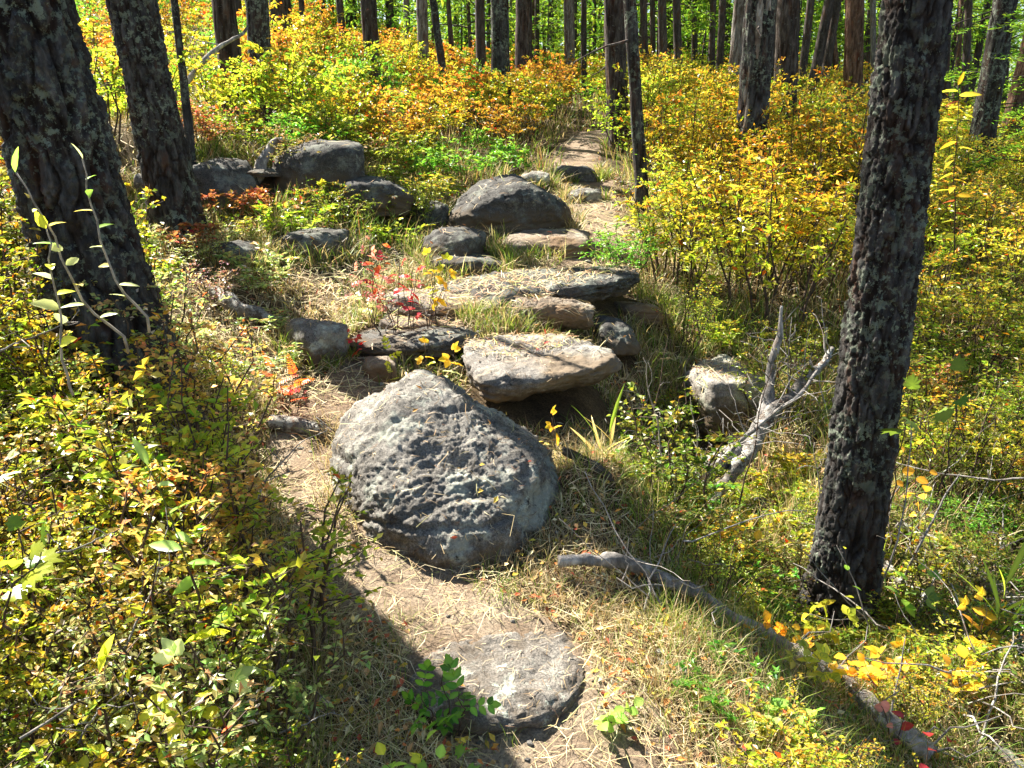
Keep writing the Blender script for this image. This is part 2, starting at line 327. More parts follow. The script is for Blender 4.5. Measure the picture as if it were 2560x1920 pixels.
def rock(x0, y0, x1, y1, depth, label, mat='granite', seed=1, sub=5, rot=0.0, planes=(), p=9, ncut=9, rough=1.0, pit=0.0,
         buried=0.35, Yadd=0.0, crack=0.006, cat='boulder', name='boulder', group=None, tilt=0.0, push=0.75, minh=0.0, lift=0.0):
    """a boulder whose seen outline spans x0..x1 from y0 (its top) down to y1 (where it meets the ground)"""
    g = hit((x0 + x1) / 2, y1); Yc = g[1] + push * depth / 2 + Yadd
    V, F, D, o, rng = rock_shape(seed, sub, planes, p, ncut, rough, skirt=buried >= .3 and p > 3)
    dep = Yc * CP + 1.2 * SP_; sx = (x1 - x0) / FOC * dep / 2; sy = depth / 2
    xc = ((x0 + x1) / 2 - 512) / FOC * dep; sz = sx * 0.7
    c, s = math.cos(rot), math.sin(rot); ct, st = math.cos(tilt), math.sin(tilt)
    for it in range(12):
        W = V * (sx, sy, sz)
        W = W @ np.array([[ct, 0, -st], [0, 1, 0], [st, 0, ct]]).T if tilt else W
        W = W @ np.array([[c, -s, 0], [s, c, 0], [0, 0, 1]]).T
        zc = float(ground_z(xc, Yc)) + sz * (1 - 2 * buried) + lift
        W = W + (xc, Yc, zc)
        vis = W[:, 2] > ground_z(W[:, 0], W[:, 1]) - 0.02
        if vis.sum() < 10: sz *= 1.3; continue
        X, Y_, d = proj(W[vis])
        wpx = X.max() - X.min(); dm = float(np.median(d))
        sx *= np.clip((x1 - x0) / wpx, 0.7, 1.4); xc += ((x0 + x1) / 2 - (X.max() + X.min()) / 2) / FOC * dm
        sz = max(max(0.02, minh), sz + 0.6 * (Y_.min() - y0) / FOC * dm / max(0.3, (2 - 2 * buried)))
    ctr = np.array([xc, Yc, zc])
    L = W - ctr; size = (sx * sy * sz) ** (1 / 3)
    U = unit(L * np.array([1 / sx ** 2, 1 / sy ** 2, 1 / sz ** 2]))
    d = 0.0085 * fbm(L * 14 + o, 5, seed + 2, .6) * min(1, size / 0.15)
    if crack and sub > 4:
        f1, f2, _i = worley(L / size * np.array([.95, .95, 1.5]) + o + .16 * np.stack([vn(L / size * 2.2 + o, 5), vn(L / size * 2.2 + o, 6), vn(L / size * 2.2 + o, 7)], -1), seed + 3)
        d = d - crack * (1 - sstep(0.0, 0.07, f2 - f1)) + crack * .9 * (_i - .5)
    if pit:
        q = fbm(L * 30 + o, 5, seed + 4, 0.62); q2 = 1 - np.abs(fbm(L * 6.5 + o, 4, seed + 8))
        d = d + pit * (0.22 * q - 1.1 * sstep(0.93, 1.0, q2) + 1.25 * fbm(L * 75 + o, 4, seed + 6, .75) + .6 * np.abs(fbm(L * np.array([8, 8, 24]) + o, 2, seed + 9)))
    L = L + U * d[:, None]
    ob = link(name, mesh(name, L, F, M[mat]), loc=tuple(ctr)); tag(ob, label, cat, group)
    ROCKV.append(L + ctr); ROCKF.append(F + ROCKN[0]); ROCKN[0] += len(L); ROCKS.append((xc, Yc, max(sx, sy)))
    return ob
rock(331, 368, 558, 566, 1.05, 'largest boulder, pitted grey granite rising beside the path in the foreground', 'granite', 5, 7, 0.15,
     planes=((0.0, -0.57, 0.82, 0.63), (0.61, 0.05, 0.79, 0.72), (-0.65, 0.0, 0.76, 0.90), (-.80, -.60, .15, .80), (.74, -.66, .15, .80), (0, -1, .12, .84)), p=10, ncut=3, pit=0.0042, buried=0.50, push=0.78, rough=.85, crack=.012)
rock(404, 634, 586, 730, 0.50, 'flat grey foreground stone sunk in the path, dusted with needles', 'granite_path', 8, 6, 0.1, p=2.3, ncut=0, rough=.45, pit=.002, buried=.73, name='boulder', push=.8, crack=0, minh=.05)
rock(462, 335, 620, 420, 0.80, 'wide sunlit granite slab with orange-brown front edge jutting over a dark hollow', 'slab', 12, 6, 0.15,
     planes=((.35, -.75, -.55, .62), (0, -.1, 1, .62), (.6, .5, .6, .8)), p=10, ncut=5, pit=.004, buried=.16, minh=.12)
rock(502, 297, 595, 335, 0.30, 'bun-shaped brown stone with white lichened top lying behind the wide slab', 'granite_brown', 21, 6, 0.12, p=5, ncut=4, pit=.003, buried=.12, tilt=-.12)
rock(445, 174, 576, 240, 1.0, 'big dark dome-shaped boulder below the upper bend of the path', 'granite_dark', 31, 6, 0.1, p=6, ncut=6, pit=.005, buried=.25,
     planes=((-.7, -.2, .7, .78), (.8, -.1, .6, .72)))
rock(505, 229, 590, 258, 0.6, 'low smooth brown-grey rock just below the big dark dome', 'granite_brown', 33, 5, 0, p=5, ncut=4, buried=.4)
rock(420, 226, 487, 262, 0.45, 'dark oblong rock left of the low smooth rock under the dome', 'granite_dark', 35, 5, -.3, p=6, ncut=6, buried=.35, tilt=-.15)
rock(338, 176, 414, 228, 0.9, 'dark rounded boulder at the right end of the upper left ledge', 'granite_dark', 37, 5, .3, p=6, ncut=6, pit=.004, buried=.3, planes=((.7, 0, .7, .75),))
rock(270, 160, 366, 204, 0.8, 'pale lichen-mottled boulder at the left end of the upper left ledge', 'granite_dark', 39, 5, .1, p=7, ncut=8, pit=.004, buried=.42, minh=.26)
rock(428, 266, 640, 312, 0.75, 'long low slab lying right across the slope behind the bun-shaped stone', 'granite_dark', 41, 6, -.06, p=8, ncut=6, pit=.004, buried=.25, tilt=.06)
rock(466, 279, 522, 314, 0.35, 'sloping dark rock leaning on the front of the long cross slab', 'granite_dark', 43, 5, .4, p=6, ncut=7, buried=.3, planes=((-.6, -.3, .75, .6),))
rock(374, 286, 505, 320, 0.60, 'pale flat-topped step rock left of the long cross slab', 'slab', 45, 5, 0, p=8, ncut=6, pit=.003, buried=.4)
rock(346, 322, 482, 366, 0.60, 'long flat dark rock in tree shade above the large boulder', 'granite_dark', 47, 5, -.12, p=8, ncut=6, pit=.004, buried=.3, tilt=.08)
rock(286, 318, 350, 366, 0.36, 'rounded grey rock with straw over it at the left of the rock steps', 'granite', 49, 5, .5, p=6, ncut=7, pit=.004, buried=.3)
rock(362, 356, 400, 388, 0.20, 'small brown stone tucked behind the left shoulder of the largest boulder', 'granite_brown', 51, 5, 0, p=6, ncut=5, buried=.3)
rock(518, 171, 550, 190, 0.35, 'small pale stone peeping over the big dark dome', 'granite_pale', 53, 5, 0, p=6, ncut=6, buried=.3)
rock(566, 188, 602, 204, 0.35, 'grey step stone in the narrow upper path', 'granite', 55, 5, 0, p=7, ncut=5, buried=.5)
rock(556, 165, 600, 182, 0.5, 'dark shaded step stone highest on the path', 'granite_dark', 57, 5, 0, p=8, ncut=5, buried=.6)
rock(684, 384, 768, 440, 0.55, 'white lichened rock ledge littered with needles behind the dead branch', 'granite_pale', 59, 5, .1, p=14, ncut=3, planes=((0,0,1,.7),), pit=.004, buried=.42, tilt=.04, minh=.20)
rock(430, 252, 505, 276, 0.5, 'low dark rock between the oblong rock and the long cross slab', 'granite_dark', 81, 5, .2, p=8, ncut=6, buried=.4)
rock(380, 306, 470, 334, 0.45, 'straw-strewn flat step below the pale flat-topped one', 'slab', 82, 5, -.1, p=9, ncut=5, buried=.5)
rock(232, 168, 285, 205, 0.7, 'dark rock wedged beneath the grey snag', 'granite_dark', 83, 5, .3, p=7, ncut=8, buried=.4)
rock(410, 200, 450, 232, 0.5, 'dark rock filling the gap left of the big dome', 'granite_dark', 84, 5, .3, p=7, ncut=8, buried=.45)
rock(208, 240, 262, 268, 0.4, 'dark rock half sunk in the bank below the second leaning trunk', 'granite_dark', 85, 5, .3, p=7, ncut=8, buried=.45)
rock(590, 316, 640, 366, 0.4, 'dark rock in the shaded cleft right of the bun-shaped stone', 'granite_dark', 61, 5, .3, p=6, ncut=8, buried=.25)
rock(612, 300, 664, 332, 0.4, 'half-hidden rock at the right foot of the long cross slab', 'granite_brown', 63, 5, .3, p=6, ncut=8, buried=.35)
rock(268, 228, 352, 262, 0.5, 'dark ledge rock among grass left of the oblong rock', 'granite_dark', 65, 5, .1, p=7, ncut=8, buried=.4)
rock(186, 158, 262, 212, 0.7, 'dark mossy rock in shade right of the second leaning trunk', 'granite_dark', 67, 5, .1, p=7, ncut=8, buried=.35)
rock(134, 172, 176, 206, 0.35, 'small grey rock against the foot of the second leaning trunk', 'granite', 68, 5, .1, p=7, ncut=8, buried=.35)
rock(955, 736, 1050, 800, 0.4, 'dark rock in the bottom right corner', 'granite_dark', 69, 5, .1, p=7, ncut=6, buried=.3)
rock(738, 498, 782, 535, 0.25, 'small rough pale rock under the dead branch left of the near trunk', 'granite_dark', 71, 5, .1, p=7, ncut=8, buried=.35)
rock(388, 90, 420, 108, 0.6, 'far rounded rock among the orange shrubs', 'granite', 73, 4, .1, p=6, ncut=6, buried=.3, Yadd=0)
rock(566, 452, 610, 500, 0.3, 'dark stone deep in the hollow under the wide slab', 'granite_dark', 75, 5, .6, p=7, ncut=8, buried=.3)
ALLV = np.concatenate(ROCKV); ALLF = np.concatenate(ROCKF)
BVH = BVHTree.FromPolygons([tuple(v) for v in ALLV], [tuple(int(i) for i in f) for f in ALLF])
RB = np.array(ROCKS)
def surface(x, y):
    """height of the top surface and whether it is rock"""
    z = ground_z(x, y); onr = np.zeros(len(x), bool); nn = np.zeros((len(x), 3)); nn[:, 2] = 1
    near = np.zeros(len(x), bool)
    for rx, ry, rr in RB: near |= np.hypot(x - rx, y - ry) < rr * 1.5
    for i in np.nonzero(near)[0]:
        r = BVH.ray_cast(Vector((x[i], y[i], 8.0)), Vector((0, 0, -1)))
        if r[0] is not None and r[0].z > z[i] - 0.004: z[i] = r[0].z; onr[i] = True; nn[i] = r[1][:]
    return z, onr, nn
# ------------------------------------------------------------------ trees
def trunk_mesh(name, P0, dirv, r0, H, nc, nr, seed, mats, amp=0.012, cell=13.0, flare=0.35, fine=True, patch=None, bend=0.0, rows_h=None):
    """upright trunk along dirv (per metre of height) with plated, fissured bark"""
    t = np.linspace(0, 1, nr) ** 1.0
    if rows_h: t = np.r_[np.linspace(0, rows_h / H, nr - 14), np.linspace(rows_h / H, 1, 15)[1:]]
    z = t * H - 0.25
    rng = np.random.default_rng(seed); ph = rng.uniform(0, 6, 4)
    R = r0 * (1 - 0.75 * np.clip(z / H, 0, 1)) * (1 + flare * np.exp(-np.maximum(z, 0) / (r0 * 2.2)))
    cx = dirv[0] * z + bend * np.sin(z * 0.7 + ph[0]) * r0 - bend * np.sin(ph[0]) * r0; cy = dirv[1] * z + bend * np.cos(z * 0.6 + ph[1]) * r0 - bend * np.cos(ph[1]) * r0
    th = np.linspace(0, 2 * np.pi, nc, endpoint=False)
    ct, st = np.cos(th)[None], np.sin(th)[None]
    root = 1 + 0.20 * np.exp(-np.maximum(z, 0) / (r0 * 1.6))[:, None] * (np.sin(th * 3 + ph[2]) + .6 * np.sin(th * 5 + ph[3]))[None]
    lump = 1 + 0.05 * fbm(np.stack([ct * 1.3 + z[:, None] * 0, st * 1.3 + z[:, None] * 0, z[:, None] * 2.0 + ct * 0], -1), 3, seed)
    if fine:
        q = np.stack([ct * r0 * cell + 0 * z[:, None], st * r0 * cell + 0 * z[:, None], z[:, None] * cell * 0.30 + 0 * ct], -1)
        q = q + 0.55 * np.stack([vn(q * 1.1, 3), vn(q * 1.1, 4), vn(q * 1.1, 5)], -1) + .2 * np.stack([vn(q * 3.1, 3), vn(q * 3.1, 4), vn(q * 3.1, 5)], -1)
        f1, f2, idv = worley(q, seed); e = f2 - f1; pl = sstep(0.02, 0.20, e)
        d = amp * (pl * (0.45 + 0.8 * idv) - 0.5) + amp * 0.55 * fbm(q * (4.5, 4.5, 9.0), 4, seed + 9, 0.75)
        cc = (0.32 + 0.68 * pl)[..., None] * np.stack([1.0 + 0.25 * (1 - pl), np.ones_like(pl), np.ones_like(pl) * (1 - .12 * (1 - pl))], -1)
        cc = cc * (0.75 + 0.5 * idv)[..., None]
    else:
        q = np.stack([ct * r0 * cell + 0 * z[:, None], st * r0 * cell + 0 * z[:, None], z[:, None] * cell * 0.2 + 0 * ct], -1)
        f = fbm(q, 3, seed); d = amp * f; cc = (0.85 + 0.4 * f)[..., None] * np.ones(3)
    rr = R[:, None] * root * lump + d
    V = np.stack([cx[:, None] + rr * ct, cy[:, None] + rr * st, z[:, None] + 0 * ct], -1)
    k = np.arange(nr - 1)[:, None] * nc; j = np.arange(nc)[None]; j2 = (j + 1) % nc
    F = np.stack([k + j, k + j2, k + nc + j2, k + nc + j], -1).reshape(-1, 4)
    mi = None
    if patch:
        thf = (th[None] + 0 * z[:-1, None]); zf = 0.5 * (z[1:] + z[:-1])[:, None] + 0 * thf
        mi = np.zeros(thf.shape, int)
        for (pt, pz_, wt, wz) in patch:
            dd = ((np.angle(np.exp(1j * (thf - pt))) / wt) ** 2 + ((zf - pz_) / wz) ** 2); dd = dd + 0.5 * fbm(np.stack([thf * 3, zf * 4, 0 * zf], -1), 3, seed)
            mi[dd < 1] = 1
        mi = mi.ravel()
    return mesh(name, V.reshape(-1, 3), F, mats, np.clip(cc, 0.15, 1.6).reshape(-1, 3), True, mi)
def needle_sprays(A, P, D, L, rng, col, n=26, ln=0.035, wd=0.004):
    """needle tufts all along a drooping twig starting at P in direction D of length L"""
    k = max(3, int(L * n)); t = rng.random(k)
    C0 = P + np.outer(t * L, D) + np.outer((t * L) ** 2, (0, 0, -0.25))
    return C0
def leaf_tris(P, dirs, size, width, rng, fold=0.25, updown=None):
    """one folded leaf (two triangles) at each point"""
    n = len(P); D = unit(dirs); up = unit(np.array([0, 0, 1.0]) + rng.normal(size=(n, 3)) * 0.55)
    S = np.cross(D, up); S = unit(S + 1e-6); Nn = np.cross(S, D)
    size = np.broadcast_to(size, (n,))[:, None]; w_ = size * width
    b = P; t = P + D * size - Nn * size * 0.10; m = P + D * size * 0.48
    l = m + S * w_ * 0.5 + Nn * w_ * fold; r = m - S * w_ * 0.5 + Nn * w_ * fold
    V = np.stack([b, l, t, r], 1).reshape(-1, 3); i = np.arange(n)[:, None] * 4
    F = np.concatenate([i + [0, 2, 1], i + [0, 3, 2]]); return V, F
def crown_mesh(name, seed, H, z0, rad, nbr, dens, leaf, cols, mat_idx=True):
    """sparse larch crown: drooping limbs with tufts of needles; local origin at trunk base"""
    rng = np.random.default_rng(seed); A = Acc(); Bc = Acc()
    for k in range(nbr):
        f = (k + rng.random()) / nbr; z = z0 + (H - z0) * f ** 1.1; Lb = rad * (1 - 0.8 * f) * rng.uniform(0.55, 1.1) + 0.25
        a = rng.uniform(0, 2 * np.pi); d = np.array([math.cos(a), math.sin(a), rng.uniform(-.15, .3)])
        m = 6; t = np.linspace(0, 1, m); P = np.outer(t * Lb, d) + np.array([0, 0, z]); P[:, 2] -= 0.22 * Lb * t ** 2; P += rng.normal(size=P.shape) * 0.03 * Lb * t[:, None]
        V, F = tube(P, 0.022 * (1 - t) * (Lb / 2) + 0.004, 4, cap=False); Bc.add(V, F)
        n = int(dens * Lb); tt_ = rng.uniform(0.2, 1, n) ** 0.8
        base = np.stack([np.interp(tt_, t, P[:, q]) for q in range(3)], -1)
        off = rng.normal(size=(n, 3)) * np.array([1, 1, 0.45]) * 0.20 * Lb * (1.15 - tt_[:, None]) * 0.8; off[:, 2] -= np.abs(off[:, 2]) * .4
        pos = base + off; dr = off + rng.normal(size=(n, 3)) * 0.15 + np.array([0, 0, -.05])
        V, F = leaf_tris(pos, dr, rng.uniform(0.6, 1.3, n) * leaf, 0.28, rng); c = np.array(cols)[rng.integers(0, len(cols), n)].repeat(4, 0); A.add(V, F, c)
    V1, F1, c1 = A.get(); V2, F2, c2 = Bc.get()
    return mesh(name, V1, F1, M['needle'], c1, False), mesh('branch', V2, F2, M['bark_far'], c2)
LIME = [(0.17, 0.32, 0.03), (0.25, 0.40, 0.035), (0.12, 0.24, 0.025), (0.32, 0.42, 0.04)]
CROWN = [crown_mesh('crown', 300 + k, 14, 5.5, 2.0, 46, 42, 0.11, LIME) for k in range(3)]
CROWN_FAR = [crown_mesh('crown', 320 + k, 14, 1.3, 2.0, 64, 52, 0.15, LIME) for k in range(3)]
def tree(xb, yb, xt, wpx, Y, label, mat='bark_far', yt=0, H=14, nc=20, nr=50, fine=False, amp=0.008, cell=16, flare=0.2, crown=None, seed=0, group=None,
         patch=None, mats=None, bend=0.15, rows_h=None, cat='tree', name='larch_tree', crown_s=1.0):
    """xb,yb .. xt,yt: the trunk's line in the view, both Y metres ahead; the base goes down to the ground"""
    s = 1024 / 2212
    a, b = at(xb * s, yb * s, Y), at(xt * s, yt * s, Y)
    dx = (b[0] - a[0]) / (b[2] - a[2])
    z = a[2]
    for _ in range(6):
        x = a[0] + dx * (z - a[2]); z = float(ground_z(x, Y))
    dep = Y * CP + (CAMZ - a[2]) * SP_; r0 = wpx * s / FOC * dep / 2
    dy = np.random.default_rng(seed).uniform(-.02, .02)
    root = empty(name, (x, Y, z), label, cat, group)
    tm = trunk_mesh('trunk', None, (dx, dy), r0, H, nc, nr, seed, mats or M[mat], amp, cell, flare, fine, patch, bend, rows_h)
    link('trunk', tm, root)
    if fine and Y > 4:
        rg = np.random.default_rng(seed + 900)
        for q in range(rg.integers(3, 8)):
            zz = rg.uniform(.8, 5.5); a = rg.uniform(0, 6.28); L_ = rg.uniform(.12, .7); d = np.array([math.cos(a), math.sin(a), rg.uniform(-.5, .3)]); t = np.linspace(0, 1, 6)[:, None]
            Pq = np.array([dx * zz, dy * zz, zz]) + d * r0 * .8 + d * L_ * t + rg.normal(size=(6, 3)) * .02 * t + np.array([0, 0, -.15]) * L_ * t ** 2
            V, F = tube(Pq, np.linspace(.014, .003, 6) * rg.uniform(.5, 1.1), 5); link('dead_limb', mesh('dead_limb', V, F, M['bark_far'], np.ones((len(V), 3))), root)
    if crown is not None:
        k = seed % 3; sh = Matrix.Identity(4)
        for me_, nm in zip(crown[k], ('crown', 'branch')):
            o = link(nm, me_, root); o.matrix_local = Matrix(((1, 0, dx * .9, 0), (0, 1, dy, 0), (0, 0, H / 14, 0), (0, 0, 0, 1))) @ Matrix.Rotation(seed * 1.7, 4, 'Z')
            if nm == 'branch': o['kind'] = 'stuff'
            if nm == 'crown': o['kind'] = 'stuff'
    return root
# near trunks
tree(1812, 1350, 1968, 122, 2.62, 'nearest trunk on the right, scaly dark bark with green-grey lichen', 'bark', nc=150, nr=500, fine=True, amp=0.011, cell=24, flare=.26, crown=CROWN, seed=4, rows_h=3.4, bend=.3, H=15)
tree(275, 830, 42, 196, 3.1, 'massive leaning trunk at the left edge of the view', 'bark', nc=160, nr=440, fine=True, amp=0.020, cell=12, flare=.48, crown=CROWN, seed=7, rows_h=3.6, bend=.1, H=16)
tree(375, 440, 277, 94, 5.2, 'second leaning trunk from the left, its roots spreading over rocks', 'bark', nc=104, nr=330, fine=True, amp=0.013, cell=18, flare=.30, crown=CROWN, seed=10, rows_h=4.0, bend=.1, H=15)
tree(410, 300, 380, 19, 6.2, 'slender dark pole of a tree between the two thick trunks on the left', 'bark', H=7, nc=14, nr=50, seed=12, bend=.8, cell=20, crown=None)
tree(510, 250, 478, 50, 8.2, 'straight mossy brown trunk crossed by a dead branch', 'bark_far', nc=48, nr=120, fine=True, amp=.009, cell=15, crown=CROWN, seed=13)
tree(574, 285, 552, 47, 9.2, 'nearly black trunk standing at the left end of the orange shrubs', 'bark', nc=48, nr=120, fine=True, amp=.009, cell=15, crown=CROWN, seed=14)
tree(612, 125, 604, 46, 12, 'brown trunk right behind the nearly black one', 'bark_far', nc=40, nr=90, fine=True, amp=.009, cell=14, crown=CROWN, seed=15)
tree(805, 115, 797, 36, 13, 'dark trunk rising out of reddish shrubs left of the pale trunk', 'bark_far', nc=36, nr=90, fine=True, crown=CROWN, seed=16)
tree(914, 112, 909, 25, 16, 'straight pale grey trunk above the orange shrubs', 'bark_pale', nc=28, nr=80, fine=True, seed=17, crown=CROWN)
tree(958, 150, 940, 19, 13, 'slim black trunk leaning left beside the pale grey one', 'bark', nc=20, nr=60, seed=18, bend=.5, crown=None, H=9)
tree(1083, 170, 1083, 42, 12.5, 'stout dark trunk in the middle of the far tree line', 'bark', nc=48, nr=120, fine=True, amp=.009, cell=14, crown=CROWN, seed=19)
tree(1131, 165, 1134, 38, 15, 'stout brown trunk just right of the stout dark one', 'bark_far', nc=40, nr=90, fine=True, crown=CROWN, seed=20)
tree(1231, 165, 1228, 24, 17, 'pale straight trunk with a reddish foot in the middle distance', 'bark_pale', nc=28, nr=80, fine=True, crown=CROWN, seed=21)
tree(1262, 170, 1262, 13, 17, 'thin dark trunk beside the pale one with reddish foot', 'bark_far', seed=22, H=10)
tree(1335, 250, 1328, 46, 10.2, 'trunk with bright sunlit flaking bark on its left side, above the path', 'bark_far', nc=64, nr=150, fine=True, amp=.013, cell=13, crown=CROWN, seed=23)
tree(1386, 420, 1366, 28, 7.0, 'slim dark trunk slanting in front of the flaky one by the path', 'bark', nc=36, nr=110, fine=True, amp=.006, cell=20, seed=24, bend=.5, H=9)
tree(1618, 350, 1640, 64, 7.6, 'thick dark trunk with pale bare patches where bark has peeled', None, nc=90, nr=260, fine=True, amp=.014, cell=12, crown=CROWN, seed=25, flare=.25,
     mats=[M['bark'], M['barewood']], patch=[(-1.9, 2.2, .25, .35), (-1.3, 1.85, .2, .22), (-1.85, 1.5, .2, .25), (-2.4, .8, .2, .35), (-1.5, 2.9, .3, .3)])
tree(1694, 260, 1708, 50, 10.2, 'broad straight trunk right behind the peeling one', 'bark_far', nc=48, nr=120, fine=True, amp=.009, crown=CROWN, seed=26)
tree(1842, 250, 1846, 40, 11, 'reddish brown straight trunk left of the nearest right trunk', 'bark_red', nc=40, nr=110, fine=True, crown=CROWN, seed=27)
tree(2122, 300, 2172, 50, 9.2, 'dark trunk leaning right behind the nearest right trunk', 'bark', nc=48, nr=120, fine=True, crown=CROWN, seed=28)
tree(2180, 285, 2245, 40, 10.5, 'pale reddish trunk at the right edge', 'bark_red', nc=40, nr=100, fine=True, crown=CROWN, seed=29)
tree(1582, 210, 1600, 28, 13.5, 'lighter leaning trunk left of the peeling one', 'bark_pale', nc=24, nr=80, fine=True, crown=CROWN, seed=30)
tree(1748, 225, 1790, 24, 13, 'narrow trunk slanting right, first of the slanting group', 'bark_far', seed=31, crown=CROWN, H=12)
tree(1776, 205, 1808, 20, 15, 'narrow dark trunk slanting right, second of the slanting group', 'bark_far', seed=32, crown=CROWN, H=12)
tree(1812, 205, 1795, 14, 15, 'thin bright orange-tan trunk slanting left across the slanting group', 'bark_red', seed=33, H=10)
# the rest of the far wood: each trunk its own tree
far = [(655, 95, 650, 13, 16), (742, 90, 733, 17, 18), (700, 80, 697, 10, 22), (717, 80, 714, 12, 24), (768, 75, 765, 9, 24), (838, 80, 836, 9, 24), (880, 80, 877, 15, 19), (976, 118, 967, 11, 18), (1008, 130, 1006, 9, 26),
       (1040, 130, 1038, 22, 16), (1055, 150, 1056, 10, 22), (1160, 150, 1160, 11, 20), (1176, 150, 1176, 9, 25), (1190, 150, 1192, 12, 22), (1205, 150, 1206, 8, 27), (1283, 160, 1284, 10, 22), (1298, 165, 1296, 9, 26),
       (1396, 170, 1390, 16, 16), (1412, 190, 1408, 12, 19), (1434, 195, 1430, 21, 15), (1452, 190, 1455, 9, 24), (1468, 200, 1462, 19, 16), (1486, 200, 1490, 9, 24), (1500, 195, 1502, 14, 20), (1520, 195, 1524, 9, 25),
       (1536, 200, 1540, 15, 18), (1552, 200, 1562, 17, 17), (1664, 240, 1680, 16, 16), (1726, 235, 1750, 18, 15), (1870, 215, 1880, 12, 18), (1888, 230, 1886, 13, 17), (2040, 250, 2050, 14, 16), (2062, 255, 2080, 12, 18), (2080, 260, 2092, 16, 15),
       (2092, 250, 2100, 9, 22), (2024, 230, 2030, 10, 22), (2165, 260, 2180, 12, 19), (2200, 260, 2225, 15, 17), (2240, 260, 2270, 30, 13), (1350, 190, 1352, 10, 22), (1372, 180, 1370, 9, 25), (1580, 190, 1576, 9, 24), (1640, 210, 1638, 10, 24),
       (520, 60, 512, 14, 18), (440, 30, 430, 16, 20), (670, 70, 672, 8, 27), (856, 70, 852, 8, 27), (935, 90, 934, 7, 27), (1100, 130, 1104, 8, 27), (1222, 140, 1222, 7, 28), (1248, 150, 1248, 7, 28), (1808, 190, 1818, 8, 26), (1706, 200, 1712, 8, 26), (1912, 210, 1915, 9, 25),
       (1146, 140, 1148, 8, 30), (1310, 150, 1312, 8, 30), (1322, 155, 1322, 7, 30), (1440, 180, 1443, 7, 30), (1510, 185, 1513, 7, 30), (1530, 185, 1532, 7, 30), (1566, 190, 1568, 8, 30)] + [(x_, 180, x_ + (x_ - 1106) * .03 + ((i * 37) % 13 - 6), 9 + (i * 7) % 8, 19 + (i * 5) % 11) for i, x_ in enumerate([1020, 1070, 1110, 1150, 1198, 1240, 1276, 1302, 1345, 1382, 1404, 1422, 1444, 1475, 1494, 1508, 1528, 1545, 1560, 1590, 1604, 1650, 1672, 1688, 1718, 1738, 1760, 1788, 1830, 1860, 1878, 2050, 2074, 2100, 760, 700, 850, 990])]
MAJ = [(277, 'second leaning trunk'), (478, 'mossy trunk with the dead branch'), (552, 'nearly black trunk'), (797, 'dark trunk in reddish shrubs'), (909, 'pale grey trunk'), (1083, 'stout dark trunk'), (1134, 'stout brown trunk'), (1228, 'pale trunk with the reddish foot'),
       (1328, 'flaky sunlit trunk'), (1366, 'slim slanting trunk by the path'), (1640, 'peeling trunk'), (1708, 'broad trunk behind the peeling one'), (1846, 'reddish brown straight trunk'), (1968, 'nearest right trunk'), (2172, 'dark right-leaning trunk')]
ORD = ['first', 'second', 'third', 'fourth', 'fifth', 'sixth', 'seventh', 'eighth', 'ninth', 'tenth', 'eleventh', 'twelfth', 'thirteenth', 'fourteenth', 'fifteenth', 'sixteenth', 'seventeenth', 'eighteenth', 'nineteenth', 'twentieth'] + ['twenty-' + q for q in ('first', 'second', 'third', 'fourth', 'fifth', 'sixth', 'seventh', 'eighth', 'ninth')] + ['thirtieth'] + ['thirty-' + q for q in ('first', 'second', 'third', 'fourth', 'fifth', 'sixth', 'seventh', 'eighth', 'ninth')]
far.sort(key=lambda f: f[2]); seen = {}
for i, (xb, yb, xt, wd, Y) in enumerate(far):
    mj = [m for m in MAJ if m[0] <= xt][-1][1]; seen[mj] = seen.get(mj, 0) + 1
    tone = 'pale' if i % 9 == 4 else ('reddish' if i % 11 == 3 else 'dark')
    tree(xb, yb, xt, wd, Y, '%s thin %s far trunk right of the %s' % (ORD[seen[mj] - 1], tone, mj), {'pale': 'bark_pale', 'reddish': 'bark_red', 'dark': 'bark_far'}[tone],
         seed=40 + i, nc=12, nr=30, H=12, crown=(CROWN_FAR if i % 3 == 0 else None) if Y > 18 else (CROWN if i % 4 == 1 else None), group='thin trunks of the far wood')
# trees that stand out of view up the slope to the sun side: they shade parts of the place
# ------------------------------------------------------------------ far green wood
def leafmass(name, rng, pts, size, cols):
    n = len(pts); V, F = leaf_tris(pts, rng.normal(size=(n, 3)) * (1, 1, .5) + (0, 0, -.3), size, 0.38, rng)
    return mesh(name, V, F, M['needle'], np.array(cols)[rng.integers(0, len(cols), n)].repeat(4, 0), False)
rng = np.random.default_rng(77)
pts = []
for k in range(460):
    Y = rng.uniform(31, 62); X = rng.uniform(-1, 1) * (Y * 0.85 + 6); z0 = float(ground_z(X, Y)); Hh = rng.uniform(3, 11)
    n = int(Hh * 34); zz = rng.random(n) * Hh; r = rng.uniform(.8, 1.8) * (1.15 - zz / Hh) + .15; a = rng.uniform(0, 6.28, n)
    rr = r * np.sqrt(rng.random(n)); lay = np.round(zz * 2.2) / 2.2 + rng.normal(size=n) * .07 - rr * .2
    pts.append(np.stack([X + rr * np.cos(a), Y + rr * np.sin(a), z0 + .2 + lay], -1))
for k in range(420):
    Y = rng.uniform(21, 36); X = rng.uniform(-1, 1) * (Y * 0.72 + 2); z0 = float(ground_z(X, Y)); Hh = rng.uniform(1.5, 5)
    n = int(Hh * 40); zz = rng.random(n) * Hh; r = rng.uniform(.5, 1.2) * (1.15 - zz / Hh) + .1; a = rng.uniform(0, 6.28, n); rr = r * np.sqrt(rng.random(n))
    pts.append(np.stack([X + rr * np.cos(a), Y + rr * np.sin(a), z0 + .3 + np.round(zz * 3) / 3 + rng.normal(size=n) * .05 - rr * .25], -1))
pts = np.concatenate(pts)
